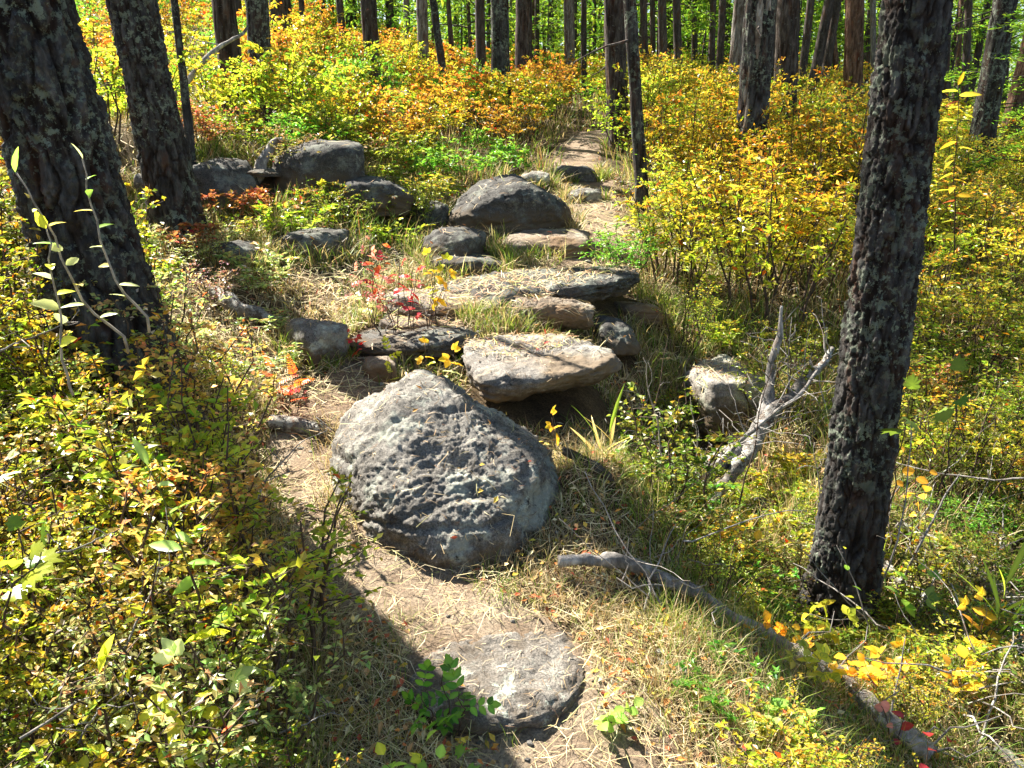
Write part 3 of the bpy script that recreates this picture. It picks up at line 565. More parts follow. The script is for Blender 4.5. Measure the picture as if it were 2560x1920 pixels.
tag(link('distant_wood', leafmass('distant_wood', rng, pts, rng.uniform(.12, .36, len(pts)) * np.clip(pts[:, 1] / 40, .6, 1.1), LIME + [(0.07, 0.16, 0.03)])), kind='stuff', label='bright green mass of far larch wood behind the trunks')
# ------------------------------------------------------------------ young larches with light green sprays
def sapling_mesh(seed, H, rad):
    rng = np.random.default_rng(seed); A = Acc(); B = Acc()
    P = wob([(0, 0, -.1), (rng.normal() * .1, rng.normal() * .1, H)], None, 10, .03, seed) if False else np.stack([np.zeros(8), np.zeros(8), np.linspace(-.1, H, 8)], -1) + rng.normal(size=(8, 3)) * (.02, .02, 0)
    V, F = tube(P, np.linspace(.022, .004, 8), 6); B.add(V, F)
    for k in range(int(H * 13)):
        f = rng.random(); z = .25 + (H - .25) * f; Lb = rad * (1.1 - f) * rng.uniform(.6, 1.1); a = rng.uniform(0, 6.28); t = np.linspace(0, 1, 6)
        d = np.array([math.cos(a), math.sin(a), .25]); Q = np.outer(t * Lb, d) + (0, 0, z); Q[:, 2] -= .35 * Lb * t ** 2
        V, F = tube(Q, .006 * (1 - t) + .0015, 3, cap=False); B.add(V, F)
        n = int(150 * Lb); u_ = rng.random(n); base = np.stack([np.interp(u_, t, Q[:, q]) for q in range(3)], -1)
        sd = np.array([-math.sin(a), math.cos(a), 0]); s_ = rng.choice([-1, 1], n) * rng.uniform(.02, .30, n) * (1.1 - u_) * min(1, Lb * 1.6)
        pos = base + s_[:, None] * sd + np.stack([0 * s_, 0 * s_, -np.abs(s_) * .35], -1)
        V, F = leaf_tris(pos, d * .7 + sd * np.sign(s_)[:, None] * .8 + rng.normal(size=(n, 3)) * .3, rng.uniform(.03, .07, n), .22, rng)
        A.add(V, F, np.array(LIME)[rng.integers(0, 4, n)].repeat(4, 0) * 1.25)
    return A.mesh('foliage', M['needle'], False), B.mesh('stem', M['bark_far'])
SAP = [sapling_mesh(500 + k, 2.6, 1.0) for k in range(3)]
def sapling(px, Y, s, k, label, zoff=0, group=None):
    x = (px - 512) / FOC * (Y * CP); z = float(ground_z(x, Y))
    r = empty('larch_sapling', (x, Y, z + zoff), label, 'sapling', group); r.scale = (s, s, s); r.rotation_euler = (0, 0, k * 1.3)
    link('foliage', SAP[k % 3][0], r); link('stem', SAP[k % 3][1], r)
sapling(548, 20, 1.1, 0, 'bright green young larch between the pale trunks in the centre')
sapling(985, 9.6, 1.25, 1, 'lime green young larch with hanging sprays left of the leaning trunk at right')
sapling(1035, 8.2, 1.1, 2, 'lime green young larch reaching in at the right edge')
sseen = {}
for i, (px, Y, s) in enumerate([(300, 21, 1.2), (365, 23, 1.3), (395, 24, 1.2), (462, 22, 1.4), (480, 26, 1.5), (590, 24, 1.5), (628, 21, 1.2), (665, 22, 1.5), (700, 20, 1.3), (735, 23, 1.5), (790, 21, 1.5), (835, 19, 1.5), (868, 18, 1.4), (890, 22, 1.6), (945, 17, 1.4), (968, 21, 1.6), (1010, 18, 1.5), (520, 27, 1.6), (645, 27, 1.7), (770, 27, 1.7), (440, 28, 1.6), (570, 28, 1.7), (250, 24, 1.5), (915, 26, 1.8), (1060, 20, 1.6)]):
    mj = [m for m in MAJ if m[0] * .463 <= px or m is MAJ[0]][-1][1]; sseen[mj] = sseen.get(mj, 0) + 1
    sapling(px, Y, s, i, '%s bright young larch far back right of the %s' % (ORD[sseen[mj] - 1], mj), group='young larches in the far wood')
# ------------------------------------------------------------------ shrubs
def shrub_mesh(seed, H, R, ns, nt_, nl, lsz, lw=0.5, low=0.25, spread=1.0, mat='leaf', tiered=False):
    rng = np.random.default_rng(seed); B = Acc(); TW = []
    for k in range(ns):
        a = rng.uniform(0, 6.28); rr = R * math.sqrt(rng.random()) * spread; h = H * rng.uniform(.72, 1.05) * (1 - .25 * rr / R)
        b0 = np.array([math.cos(a), math.sin(a), 0]) * rr * .45; b1 = np.array([math.cos(a) * rr, math.sin(a) * rr, h])
        t = np.linspace(0, 1, 6)[:, None]; P = b0 + (b1 - b0) * t + rng.normal(size=(6, 3)) * .02 * H; P[:, 2] = h * t[:, 0] ** .85 - .03
        V, F = tube(P, np.linspace(.0058, .0018, 6) * (H / .8) ** .5, 4, cap=False); B.add(V, F); TW.append(P[2:])
        for j in range(nt_):
            u_ = rng.uniform(low, .97); q = np.array([np.interp(u_, t[:, 0], P[:, c]) for c in range(3)]); aa = rng.uniform(0, 6.28); Lt = R * rng.uniform(.22, .6) * (1.2 - u_ * .5)
            d = np.array([math.cos(aa), math.sin(aa), rng.uniform(.1, .9)]); tt2 = np.linspace(0, 1, 4)[:, None]; Q = q + d * Lt * tt2 - np.array([0, 0, .25]) * Lt * tt2 ** 2
            V, F = tube(Q, np.linspace(.0022, .0008, 4), 3, cap=False); B.add(V, F); TW.append(Q)
    TW = [w_ for w_ in TW]; idx = rng.integers(0, len(TW), nl); u_ = rng.random(nl); pos = np.empty((nl, 3)); dr = np.empty((nl, 3))
    for i in range(nl):
        Q = TW[idx[i]]; m = (len(Q) - 1) * u_[i]; k = min(int(m), len(Q) - 2); f = m - k; pos[i] = Q[k] * (1 - f) + Q[k + 1] * f; dr[i] = Q[k + 1] - Q[k]
    dr = unit(dr) + rng.normal(size=(nl, 3)) * (.8, .8, .45)
    V, F = leaf_tris(pos + rng.normal(size=(nl, 3)) * .006, dr, rng.uniform(.6, 1.35, nl) * lsz, lw, rng)
    hh = np.clip(pos[:, 2] / H, 0, 1); c = np.ones((nl, 3)); tip = sstep(.45, 1.0, hh + rng.normal(size=nl) * .15)
    c[:, 1] *= 1 - .22 * tip; c[:, 0] *= .72 + .38 * tip; c[:, 2] *= .9
    r = rng.random(nl); red = r > .98; c[red] = (1.1, .35, .3); gr = r < .08 + .22 * rng.random(); c[gr] = (.42, .82, .6); pal = (r > .60) & (r < .67); c[pal] = (1.25, 1.3, 3.0)
    return mesh('foliage', V, F, M[mat], c.repeat(4, 0), False), B.mesh('stems', M['stem'])
SH_FAR = [shrub_mesh(600 + k, .85, .5, 15, 7, 1700, .040, .5, low=.35) for k in range(7)]
SH_MID = [shrub_mesh(620 + k, .85, .42, 14, 8, 1700, .031, .5, low=.3) for k in range(7)]
SH_NEAR = [shrub_mesh(640 + k, .85, .30, 11, 10, int(1250 * (.0235 / q_) ** 1.3), q_, w_, low=.3) for k, (q_, w_) in enumerate([(.018, .5), (.030, .6), (.024, .75), (.027, .45), (.021, .6), (.033, .55), (.025, .5), (.022, .7)])]
YEL, YG, ORA, LG, CRM, RED, DG, OLV = (.62, .45, .04), (.48, .44, .04), (.62, .28, .035), (.22, .36, .04), (.60, .50, .20), (.50, .08, .03), (.09, .16, .03), (.34, .30, .035)
def pip(px, py, poly):
    c = np.zeros(np.shape(px), bool); n = len(poly)
    for i in range(n):
        x1, y1 = poly[i]; x2, y2 = poly[(i + 1) % n]
        if y1 == y2: continue
        c ^= ((y1 > py) != (y2 > py)) & (px < (x2 - x1) * (py - y1) / (y2 - y1) + x1)
    return c
# zone: polygon of shrub feet in the view, spacing (m), height, palette, variants, label, group
ZONES = [
 ([(-260, 440), (90, 425), (175, 450), (215, 520), (250, 600), (290, 690), (300, 1100), (-700, 1400)], .19, (.45, .95), [YEL, CRM, YG, YEL, (.64, .40, .10), YG, CRM, YEL], SH_NEAR, 'small-leaved yellow and cream shrub in the dense thicket at front left', 'front left thicket'),
 ([(-260, 440), (90, 425), (175, 450), (150, 340), (60, 300), (-260, 300)], .26, (.5, .95), [YG, OLV, YEL, CRM], SH_NEAR, 'yellow-green low shrub at the foot of the massive left trunk', 'shrubs at the massive left trunk'),
 ([(110, 230), (200, 225), (270, 260), (280, 310), (260, 400), (190, 400), (120, 330)], .27, (.14, .34), [CRM, ORA, YG, (.5, .25, .16), CRM], SH_NEAR, 'low pinkish and cream shrub on the straw bank left of the rocks', 'shrubs on the straw bank'),
 ([(60, 220), (150, 160), (250, 130), (300, 70), (300, -20), (40, -200), (-200, -200), (-100, 200)], .62, (.4, .95), [YEL, YG, ORA, LG, YEL, OLV], SH_FAR, 'yellow shrub on the hillside behind the left trunks', 'shrubs on the left hillside'),
 ([(262, 140), (300, 152), (400, 168), (520, 150), (560, 120), (600, 92), (600, 20), (300, 0)], .56, (.5, 1.2), [ORA, YG, YEL, ORA, LG, YEL, (.6, .38, .03), YG, ORA], SH_FAR, 'orange and yellow shrub in the central thicket below the far trunks', 'central orange thicket'),
 ([(612, 138), (640, 200), (655, 285), (700, 318), (800, 330), (850, 300), (850, 150), (850, 60), (606, 60)], .43, (.6, 1.25), [YEL, YG, YEL, YG, OLV, YG, YEL, (.6, .36, .03)], SH_MID, 'golden yellow shrub in the tall thicket between path and nearest right trunk', 'golden thicket right of the path'),
 ([(905, 130), (1300, 130), (1500, 420), (1100, 470), (905, 400), (880, 300)], .42, (.5, .8), [YG, OLV, YEL, YG, YEL, OLV, YG, YEL], SH_MID, 'yellow-green shrub in the thicket right of the nearest right trunk', 'thicket at the right edge'),
 ([(905, 400), (1100, 470), (1300, 560), (1100, 570), (930, 510), (890, 470)], .24, (.28, .6), [YEL, OLV, ORA, YG], SH_NEAR, 'low golden shrub beside the nearest right trunk', 'low shrubs beside the near trunk'),
 ([(655, 335), (830, 335), (800, 430), (720, 440), (670, 520), (672, 430)], .26, (.25, .62), [YEL, YEL, OLV, YG], SH_NEAR, 'low yellow shrub around the dead branch and hollow', 'shrubs around the dead branch'),
 ([(420, 150), (540, 160), (545, 180), (440, 185), (410, 205), (270, 165)], .55, (.28, .5), [LG, YG, OLV, LG], SH_FAR, 'low green shrub in the shade below the orange thicket', 'green shrubs above the rocks'),
 ([(665, 500), (800, 470), (905, 560), (1100, 480), (1100, 860), (700, 860), (690, 700), (690, 640), (760, 640), (640, 570)], .155, (.09, .30), [OLV, YG, LG, YEL, (.30, .24, .06), YEL, YG], SH_NEAR, 'x', 'y'),
 ([(184, 150), (300, 150), (420, 168), (445, 200), (420, 240), (330, 250), (200, 262)], .34, (.18, .45), [OLV, (.5, .16, .06), YG, (.30, .2, .07), OLV], SH_MID, 'x', 'ledge'),
 ([(610, 140), (632, 200), (640, 260), (612, 300), (604, 240), (608, 200)], .40, (.3, .55), [YG, OLV, LG], SH_MID, 'short olive shrub on the right verge of the path', 'shrubs on the path verge'),
]
LAND = [(845, 600, 'nearest right trunk'), (150, 420, 'massive left trunk'), (178, 215, 'second leaning trunk'), (192, 140, 'slender dark pole'), (236, 115, 'mossy trunk with the dead branch'), (266, 130, 'nearly black trunk'),
        (372, 52, 'dark trunk in reddish shrubs'), (422, 50, 'pale grey trunk'), (443, 70, 'slim black leaning trunk'), (501, 78, 'stout dark trunk'), (570, 76, 'pale trunk with reddish foot'), (618, 115, 'flaky sunlit trunk'), (641, 195, 'slim slanting trunk by the path'),
        (749, 160, 'peeling trunk'), (784, 118, 'trunk behind the peeling one'), (852, 114, 'reddish brown trunk'), (982, 138, 'dark right-leaning trunk'), (1010, 130, 'reddish trunk at the right edge'),
        (443, 470, 'largest boulder'), (549, 375, 'wide slab'), (548, 315, 'bun-shaped stone'), (510, 205, 'dark dome boulder'), (378, 200, 'dark rounded boulder of the upper ledge'), (316, 176, 'pale mottled boulder'), (318, 340, 'straw-covered grey rock'),
        (725, 415, 'white lichened ledge'), (585, 170, 'highest step stone'), (530, 285, 'long cross slab'), (400, 340, 'long flat dark rock'), (762, 515, 'small rough pale rock'), (310, 245, 'dark ledge rock in the grass')]
CNAME = {YEL: 'golden yellow', YG: 'yellow-green', ORA: 'orange', LG: 'fresh green', CRM: 'cream-leaved', RED: 'red', DG: 'dark green', OLV: 'olive'}
def shrub_labels(x, y, h, colour, px, py):
    ds = sorted(LAND, key=lambda l: math.hypot((l[0] - px), (l[1] - py) * 1.6))
    out = []
    sz = 'tall' if h > .85 else ('knee-high' if h > .5 else 'low')
    for l in ds[:3]:
        dx, dy = px - l[0], py - l[1]
        side = ('to the left of' if dx < 0 else 'to the right of') if abs(dx) > abs(dy) * .9 else ('in front of' if dy > 0 else 'behind')
        out.append('%s %s shrub %s the %s' % (sz, colour, side, l[2]))
    l = ds[0]; dx, dy = px - l[0], py - l[1]
    out += ['%s %s shrub %s the %s, farther off' % (sz, colour, 'lower left of' if dx < 0 and dy > 0 else 'lower right of' if dy > 0 else 'upper left of' if dx < 0 else 'upper right of', l[2])]
    for l in ds[1:4]: out.append('%s shrub between the %s and %s' % (colour, ds[0][2], l[2]))
    for l in ds[3:14]:
        dx, dy = px - l[0], py - l[1]; out.append('%s %s shrub well %s the %s' % (sz, colour, ('left of' if dx < 0 else 'right of') if abs(dx) > abs(dy) * .9 else ('in front of' if dy > 0 else 'behind'), l[2]))
    return [' '.join(q.split()[:16]) for q in out]
rng = np.random.default_rng(5)
LOGL = np.array([hit(*q)[:2] for q in [(562, 577), (610, 583), (650, 592), (700, 614), (745, 639), (790, 660), (845, 696), (885, 737), (930, 770)]])
LOGP = np.concatenate([np.linspace(a, b, 6) for a, b in zip(LOGL[:-1], LOGL[1:])]); LOGP = np.concatenate([LOGP, LOGP - (0, .14), LOGP - (0, .28)])
cand_r = np.exp(rng.uniform(math.log(.9), math.log(30), 90000)); cand_a = rng.uniform(-.72, .72, 90000)
CX, CY = cand_r * np.sin(cand_a), cand_r * np.cos(cand_a); CZ = ground_z(CX, CY); PX, PY, _d = proj(np.stack([CX, CY, CZ], -1)); PD = path_dist(CX, CY)
PAL = []; ALLS = []
for zi, (poly, sp_, (h0, h1), pal, var, label, grp) in enumerate(ZONES):
    topy = PY - FOC * h1 / _d
    ok = np.nonzero(pip(PX, PY, poly) & (PD > PW(CY) + .12 + .22 * (CY > 5.5)) & (np.hypot(CX, CY) > .95) & (PX > -50) & (PX < 1074) & (topy < 790) & (PY > -15))[0]
    mine = []
    for i in ok:
        s_ = sp_ * (1 + max(0, CY[i] - 9) * .05)
        if len(mine) and np.min(np.hypot(np.array(mine)[:, 0] - CX[i], np.array(mine)[:, 1] - CY[i])) < s_: continue
        if np.any(np.hypot(RB[:, 0] - CX[i], RB[:, 1] - CY[i]) < RB[:, 2] * (.45 if grp == 'ledge' else .85)): continue
        if CY[i] < 3 and np.min(np.hypot(LOGP[:, 0] - CX[i], LOGP[:, 1] - CY[i])) < .13: continue
        mine.append((CX[i], CY[i], CZ[i])); h = rng.uniform(h0, h1)
        h = min(h, .32 + max(0, CY[i] - 1.15) * .75)
        q = nz(np.array([CX[i]]), np.array([CY[i]]), .45, 31, 2)[0]; ci = int(np.clip((q * .9 + .5 + rng.normal() * .22) * len(pal), 0, len(pal) - 1))
        ALLS.append((h / _d[i], CX[i], CY[i], CZ[i], h, pal[ci], var, grp, PX[i], PY[i]))
        if len(mine) > 220: break
ALLS.sort(key=lambda a: -a[0]); used = {}; LOW = Acc(); LOWS = Acc()
def arrays(me):
    V = np.empty(len(me.vertices) * 3, np.float32); me.vertices.foreach_get('co', V); F = np.empty(len(me.loops), np.int32); me.loops.foreach_get('vertex_index', F)
    c = np.empty(len(me.vertices) * 4, np.float32); me.color_attributes['col'].data.foreach_get('color', c); return V.reshape(-1, 3), F.reshape(-1, 3), c.reshape(-1, 4)[:, :3]
SH_LOW = [tuple(arrays(q) for q in shrub_mesh(660 + k, .85, .5, 7, 4, 430, .076, .5)) for k in range(5)]
for i, (_, x, y, z, h, c0, var, grp, px, py) in enumerate(ALLS):
    c = np.array(c0) * rng.uniform(.8, 1.15); yaw = rng.uniform(0, 6.28)
    if i < 298:
        s_ = h / {id(SH_FAR): .85, id(SH_MID): .85, id(SH_NEAR): .85}[id(var)]; fo, stx = var[rng.integers(len(var))]
        cn = CNAME.get(c0, 'dusky red'); lab = None
        for L_ in shrub_labels(x, y, h, cn, px, py):
            if L_ not in used: lab = L_; break
        lab = lab or min(shrub_labels(x, y, h, cn, px, py), key=lambda q: used.get(q, 0)); used[lab] = used.get(lab, 0) + 1
        r = empty('shrub', (x, y, z), lab, 'shrub', 'autumn shrubs of the slope'); r.rotation_euler = (rng.normal() * .06, rng.normal() * .06, yaw); ws = s_ ** .6 * rng.uniform(.95, 1.2); r.scale = (ws, ws, s_)
        link('foliage', fo, r, color=tuple(c)); link('stems', stx, r)
    else:
        s_ = h / .85; ws = s_ ** .6 * rng.uniform(.95, 1.2); (V, F, cc), (V2, F2, c2) = SH_LOW[i % 5]; ca, sa = math.cos(yaw), math.sin(yaw); Rm = np.array([[ca, -sa, 0], [sa, ca, 0], [0, 0, 1]])
        LOW.add((V * (ws, ws, s_)) @ Rm.T + (x, y, z), F, cc * c); LOWS.add((V2 * (ws, ws, s_)) @ Rm.T + (x, y, z), F2, c2)
print('SHRUBS', len(ALLS), 'dup labels', sum(1 for v in used.values() if v > 1))
tag(link('background_shrubs', LOW.mesh('background_shrubs', M['leafc'], False)), 'yellow and orange shrub foliage running together far up the slope', kind='stuff')
tag(link('background_stems', LOWS.mesh('background_stems', M['stem'])), 'thin stems of the far shrubs', kind='stuff')
# ------------------------------------------------------------------ grass
def blades(base, h, ang, lean, wid, col, seg=3, droop=.35, rng=None):
    n = len(base); t = np.linspace(0, 1, seg + 1); d = np.stack([np.cos(ang), np.sin(ang), 0 * ang], -1); s = np.stack([-np.sin(ang), np.cos(ang), 0 * ang], -1)
    yaw = rng.uniform(-1.2, 1.2, n); s2 = s * np.cos(yaw)[:, None] + d * np.sin(yaw)[:, None]
    rows = []
    for k, tk in enumerate(t):
        c = base + d * (lean * h * tk ** 1.8)[:, None] + np.array([0, 0, 1.0]) * (h * (tk - droop * lean * tk ** 3))[:, None]
        if k < seg: wk = (wid * (1 - .75 * tk ** 1.5) * .5)[:, None]; rows += [c - s2 * wk, c + s2 * wk]
        else: rows.append(c)
    V = np.stack(rows, 1); m = V.shape[1]; f = []
    for k in range(seg - 1): a = 2 * k; f += [[a, a + 1, a + 3], [a, a + 3, a + 2]]
    f.append([2 * seg - 2, 2 * seg - 1, 2 * seg]); f = np.array(f)
    F = (np.arange(n)[:, None, None] * m + f[None]).reshape(-1, 3)
    return V.reshape(-1, 3), F, np.repeat(col, m, 0)
STRAW = np.array([(.50, .39, .20), (.42, .31, .15), (.58, .47, .27), (.33, .23, .11)]); GREEN = np.array([(.15, .24, .03), (.22, .30, .04), (.10, .18, .025), (.30, .33, .06)]); RUST = np.array([(.36, .17, .06), (.42, .24, .08)])
def scatter(n, r0, r1, amax, seed, clump=.0):
    rng = np.random.default_rng(seed); r = np.exp(rng.uniform(math.log(r0), math.log(r1), n)); a = rng.uniform(-amax, amax, n); return r * np.sin(a), r * np.cos(a), r, rng
def make_grass(name, label, n, r0, r1, seed, hfun, gfun, keep, tuft=7, wmin=.0022, wk=.0011, leanr=(.2, 1.0)):
    x, y, r, rng = scatter(n // tuft, r0, r1, .80, seed); zz = ground_z(x, y); px, py, _ = proj(np.stack([x, y, zz], -1))
    k = keep(px, py, x, y, rng); x, y, r, px, py = x[k], y[k], r[k], px[k], py[k]
    hb = hfun(px, py, r); gb = gfun(px, py, x, y)
    x = np.repeat(x, tuft); y = np.repeat(y, tuft); r = np.repeat(r, tuft); hb = np.repeat(hb, tuft); gb = np.repeat(gb, tuft)
    m = len(x); sp0 = .012 + .006 * r; dx, dy = rng.normal(size=m) * sp0, rng.normal(size=m) * sp0; x += dx; y += dy
    z, onr, nn = surface(x, y); kk = ~onr; x, y, z, r, hb, gb, dx, dy = [v[kk] for v in (x, y, z, r, hb, gb, dx, dy)]; m = len(x)
    h = hb * rng.uniform(.45, 1.25, m); ang = np.arctan2(dy, dx) + rng.normal(size=m) * .8; lean = rng.uniform(*leanr, m)
    isg = rng.random(m) < gb; col = np.where(isg[:, None], GREEN[rng.integers(0, 4, m)], STRAW[rng.integers(0, 4, m)]); ru = rng.random(m) < .04; col[ru] = RUST[rng.integers(0, 2, ru.sum())]
    V, F, c = blades(np.stack([x, y, z - .01], -1), h, ang, lean, np.maximum(wmin, wk * r) * rng.uniform(.7, 1.4, m), col, 3 if r0 < 5 else 2, .35, rng)
    o = link(name, mesh(name, V, F, M['grass'], c, False)); tag(o, label, None, None, 'stuff'); print(name, m)
def keep_near(px, py, x, y, rng):
    d = path_dist(x, y); p = np.clip((d - PW(y) * .75) / .12, .0, 1)
    p = np.where(pip(px, py, [(318, 425), (390, 425), (400, 530), (330, 530)]), 1, p); leftshade = (px < 300) & (py > 430); p = np.where(leftshade, p * .7, p)
    return rng.random(len(x)) < p
def h_near(px, py, r):
    h = np.full(len(px), .085); h = np.where((px < 330) & (py > 400), .16, h); h = np.where((px > 560) & (py > 600), .10, h)
    h = np.where(pip(px, py, [(265, 180), (410, 180), (420, 250), (270, 250)]), .26, h); h = np.where(px > 640, np.where(py < 560, .24, .15), h)
    h = np.where(pip(px, py, [(318, 425), (395, 425), (400, 530), (330, 530)]), .15, h); h = np.where(pip(px, py, [(560, 440), (660, 440), (660, 500), (560, 500)]), .15, h)
    return h
def g_near(px, py, x, y):
    g = .30 + .35 * nz(x, y, 1.6, 44, 2); g = np.where((px < 330) & (py > 400), .75, g); g = np.where(px > 620, g + .38, g); g = np.where(pip(px, py, [(265, 180), (420, 180), (430, 260), (270, 250)]), .85, g)
    g = np.where(pip(px, py, [(120, 250), (330, 250), (330, 400), (120, 400)]), .25, g); g = np.where(path_dist(x, y) < .55, g * .45, g)
    return np.clip(g, .03, .95)
make_grass('grass', 'short dry and green grass covering the ground by the path and rocks', 100000, 1.0, 9, 91, h_near, g_near, keep_near)
# tufts crowding the feet of the rocks
rng = np.random.default_rng(111); X_, Y_ = [], []
for rx, ry, rr in ROCKS:
    n = int(500 * min(1, rr / .3)); a = rng.uniform(0, 6.28, n); q = rr * rng.uniform(.75, 1.35, n); X_.append(rx + q * np.cos(a)); Y_.append(ry + q * np.sin(a) * .9)
for rx, ry, rr in ((1.12, 2.6, .17), (-1.35, 3.05, .34), (-2.15, 5.2, .28), (1.12, 2.5, .2)):
    a = rng.uniform(0, 6.28, 260); q = rr * rng.uniform(.75, 1.5, 260); X_.append(rx + q * np.cos(a)); Y_.append(ry + q * np.sin(a))
X_ = np.concatenate(X_).repeat(3); Y_ = np.concatenate(Y_).repeat(3); X_ = X_ + rng.normal(size=len(X_)) * .015; Y_ = Y_ + rng.normal(size=len(X_)) * .015
Z_, on_, _n = surface(X_, Y_); k = ~on_ & (path_dist(X_, Y_) > .10); X_, Y_, Z_ = X_[k], Y_[k], Z_[k]; m = len(X_); rr_ = np.hypot(X_, Y_); isg = rng.random(m) < np.clip(.5 + .5 * nz(X_, Y_, 2.5, 3, 2), .1, .9)
V, F, c = blades(np.stack([X_, Y_, Z_ - .01], -1), rng.uniform(.05, .17, m) * np.clip(rr_ / 4, .6, 1.3), rng.uniform(0, 6.28, m), rng.uniform(.2, 1.1, m), np.maximum(.002, .001 * rr_) * rng.uniform(.7, 1.4, m), np.where(isg[:, None], GREEN[rng.integers(0, 4, m)], STRAW[rng.integers(0, 4, m)]), 3, .35, rng)
tag(link('rock_grass', mesh('rock_grass', V, F, M['grass'], c, False)), 'wispy grass growing round the feet of the boulders', kind='stuff')
make_grass('far_grass', 'pale grass between the shrubs of the slope', 42000, 8, 26, 92, lambda px, py, r: np.full(len(px), .30), lambda px, py, x, y: np.full(len(px), .5), lambda px, py, x, y, rng: path_dist(x, y) > .35, tuft=6)
# dry grass thatch matted over bank and boulder foot
def make_litter(name, label, n, r0, r1, seed, L, keep, cols, wmin=.0018, wk=.0009, rock_p=.12, zup=.006, tilt=.22, wd=None):
    x, y, r, rng = scatter(n, r0, r1, .75, seed); px, py, _ = proj(np.stack([x, y, ground_z(x, y)], -1)); k = keep(px, py, x, y, rng); x, y, r = x[k], y[k], r[k]
    z, onr, nn = surface(x, y); k = ~onr | (rng.random(len(x)) < rock_p); x, y, z, r, nn, onr = x[k], y[k], z[k], r[k], nn[k], onr[k]; m = len(x)
    e = .03; g = np.stack([-(ground_z(x + e, y) - ground_z(x - e, y)) / (2 * e), -(ground_z(x, y + e) - ground_z(x, y - e)) / (2 * e), np.ones(m)], -1); nn = np.where(onr[:, None], nn, unit(g))
    a = rng.uniform(0, 6.28, m); d = np.stack([np.cos(a), np.sin(a), 0 * a], -1); d = unit(d - nn * (d * nn).sum(1, keepdims=True)); d = unit(d + nn * rng.normal(size=m)[:, None] * tilt * np.where(onr, .3, 1)[:, None]); s = np.cross(nn, d)
    l = (rng.uniform(*L, m) * np.clip(r / 2.5, 1, 2.5))[:, None]; w_ = (np.maximum(wmin, wk * r) if wd is None else wd * rng.uniform(.6, 1.3, m))[:, None]; bnd = rng.normal(size=(m, 1)) * .15
    zo = rng.uniform(.0, zup, m) * np.where(onr, .4, 1); p = np.stack([x, y, z + .003], -1) + nn * zo[:, None]
    if wd is None: q = [p - d * l / 2 - s * w_ / 2, p - d * l / 2 + s * w_ / 2, p + s * (bnd * l + w_ / 2) + nn * l * .05, p + s * (bnd * l - w_ / 2) + nn * l * .05, p + d * l / 2]
    else: q = [p - d * l / 2, p - d * l * .1 + s * w_ / 2 + nn * w_ * .2, p + d * l / 2, p - d * l * .1 - s * w_ / 2 + nn * w_ * .25, p + d * l * .501]
    V = np.stack(q, 1).reshape(-1, 3); i = np.arange(m)[:, None] * 5
    F = np.concatenate([i + [0, 1, 2], i + [0, 2, 3], i + [3, 2, 4]]) if wd is None else np.concatenate([i + [0, 1, 2], i + [0, 2, 3]])
    c = np.array(cols)[rng.integers(0, len(cols), m)].repeat(5, 0)
    o = link(name, mesh(name, V, F, M['litter'], c, False)); tag(o, label, None, None, 'stuff'); print(name, m)
make_litter('needle_litter', 'fallen larch needles and straw bits strewn over path and bank', 120000, 1.0, 9, 95, (.015, .05), lambda px, py, x, y, rng: (path_dist(x, y) < 1.0) | (rng.random(len(x)) < .35),
            [(.50, .36, .20), (.40, .27, .14), (.60, .48, .30), (.20, .12, .07), (.12, .08, .05), (.46, .34, .2)])
make_litter('straw_thatch', 'long dry grass straws matted over the ground along the path', 60000, 1.0, 8, 97, (.05, .13), lambda px, py, x, y, rng: rng.random(len(x)) < np.clip(.7 + .9 * nz(x, y, 2.6, 61, 3), .12, 1) * np.where(path_dist(x, y) < PW(y) * .6, np.where(y > 2.25, .8, .35), np.where(path_dist(x, y) < 1.1, 1, .45)),
            [(.58, .46, .26), (.50, .38, .19), (.64, .54, .33), (.36, .26, .13), (.45, .42, .18)], rock_p=.03, zup=.035, tilt=.32)
make_litter('slab_straw', 'dry grass and needles lying on the tops of the flat rocks', 30000, 3.2, 6.5, 98, (.02, .07), lambda px, py, x, y, rng: pip(px, py, [(470, 345), (570, 345), (600, 385), (500, 400), (465, 380)]) | pip(px, py, [(350, 300), (640, 270), (640, 310), (400, 340)]) | (pip(px, py, [(680, 380), (770, 380), (770, 450), (680, 450)])),
            [(.58, .46, .26), (.55, .36, .20), (.64, .54, .33), (.5, .28, .14), (.42, .42, .12)], rock_p=1, zup=.02, tilt=.5)
make_litter('leaf_litter', 'small fallen leaves scattered on the forest floor', 15000, 1.0, 10, 96, (.015, .032), lambda px, py, x, y, rng: path_dist(x, y) > .15,
            [(.60, .42, .06), (.52, .22, .05), (.40, .24, .10), (.62, .52, .28), (.45, .12, .05)], rock_p=.04, zup=.05, tilt=.4, wd=.014)
rng = np.random.default_rng(321); A_ = Acc(); D1, F1 = ico(1)
for k in range(420):
    j = rng.integers(0, len(pc)); y0 = pc[j, 1]
    if y0 > 9 or y0 < 1.2: continue
    q = pc[j] + nrm[j] * rng.normal() * .28; s_ = rng.uniform(.004, .016) * (1 + .15 * y0); z = float(ground_z(q[0], q[1])) + .012
    A_.add(D1 * (1 + .25 * rng.normal(size=(len(D1), 1))) * (s_, s_ * rng.uniform(.6, 1), s_ * .6) + (q[0], q[1], z), F1)
tag(link('pebbles', A_.mesh('pebbles', M['granite'], False)), 'small stones loose on the trodden path', kind='stuff')
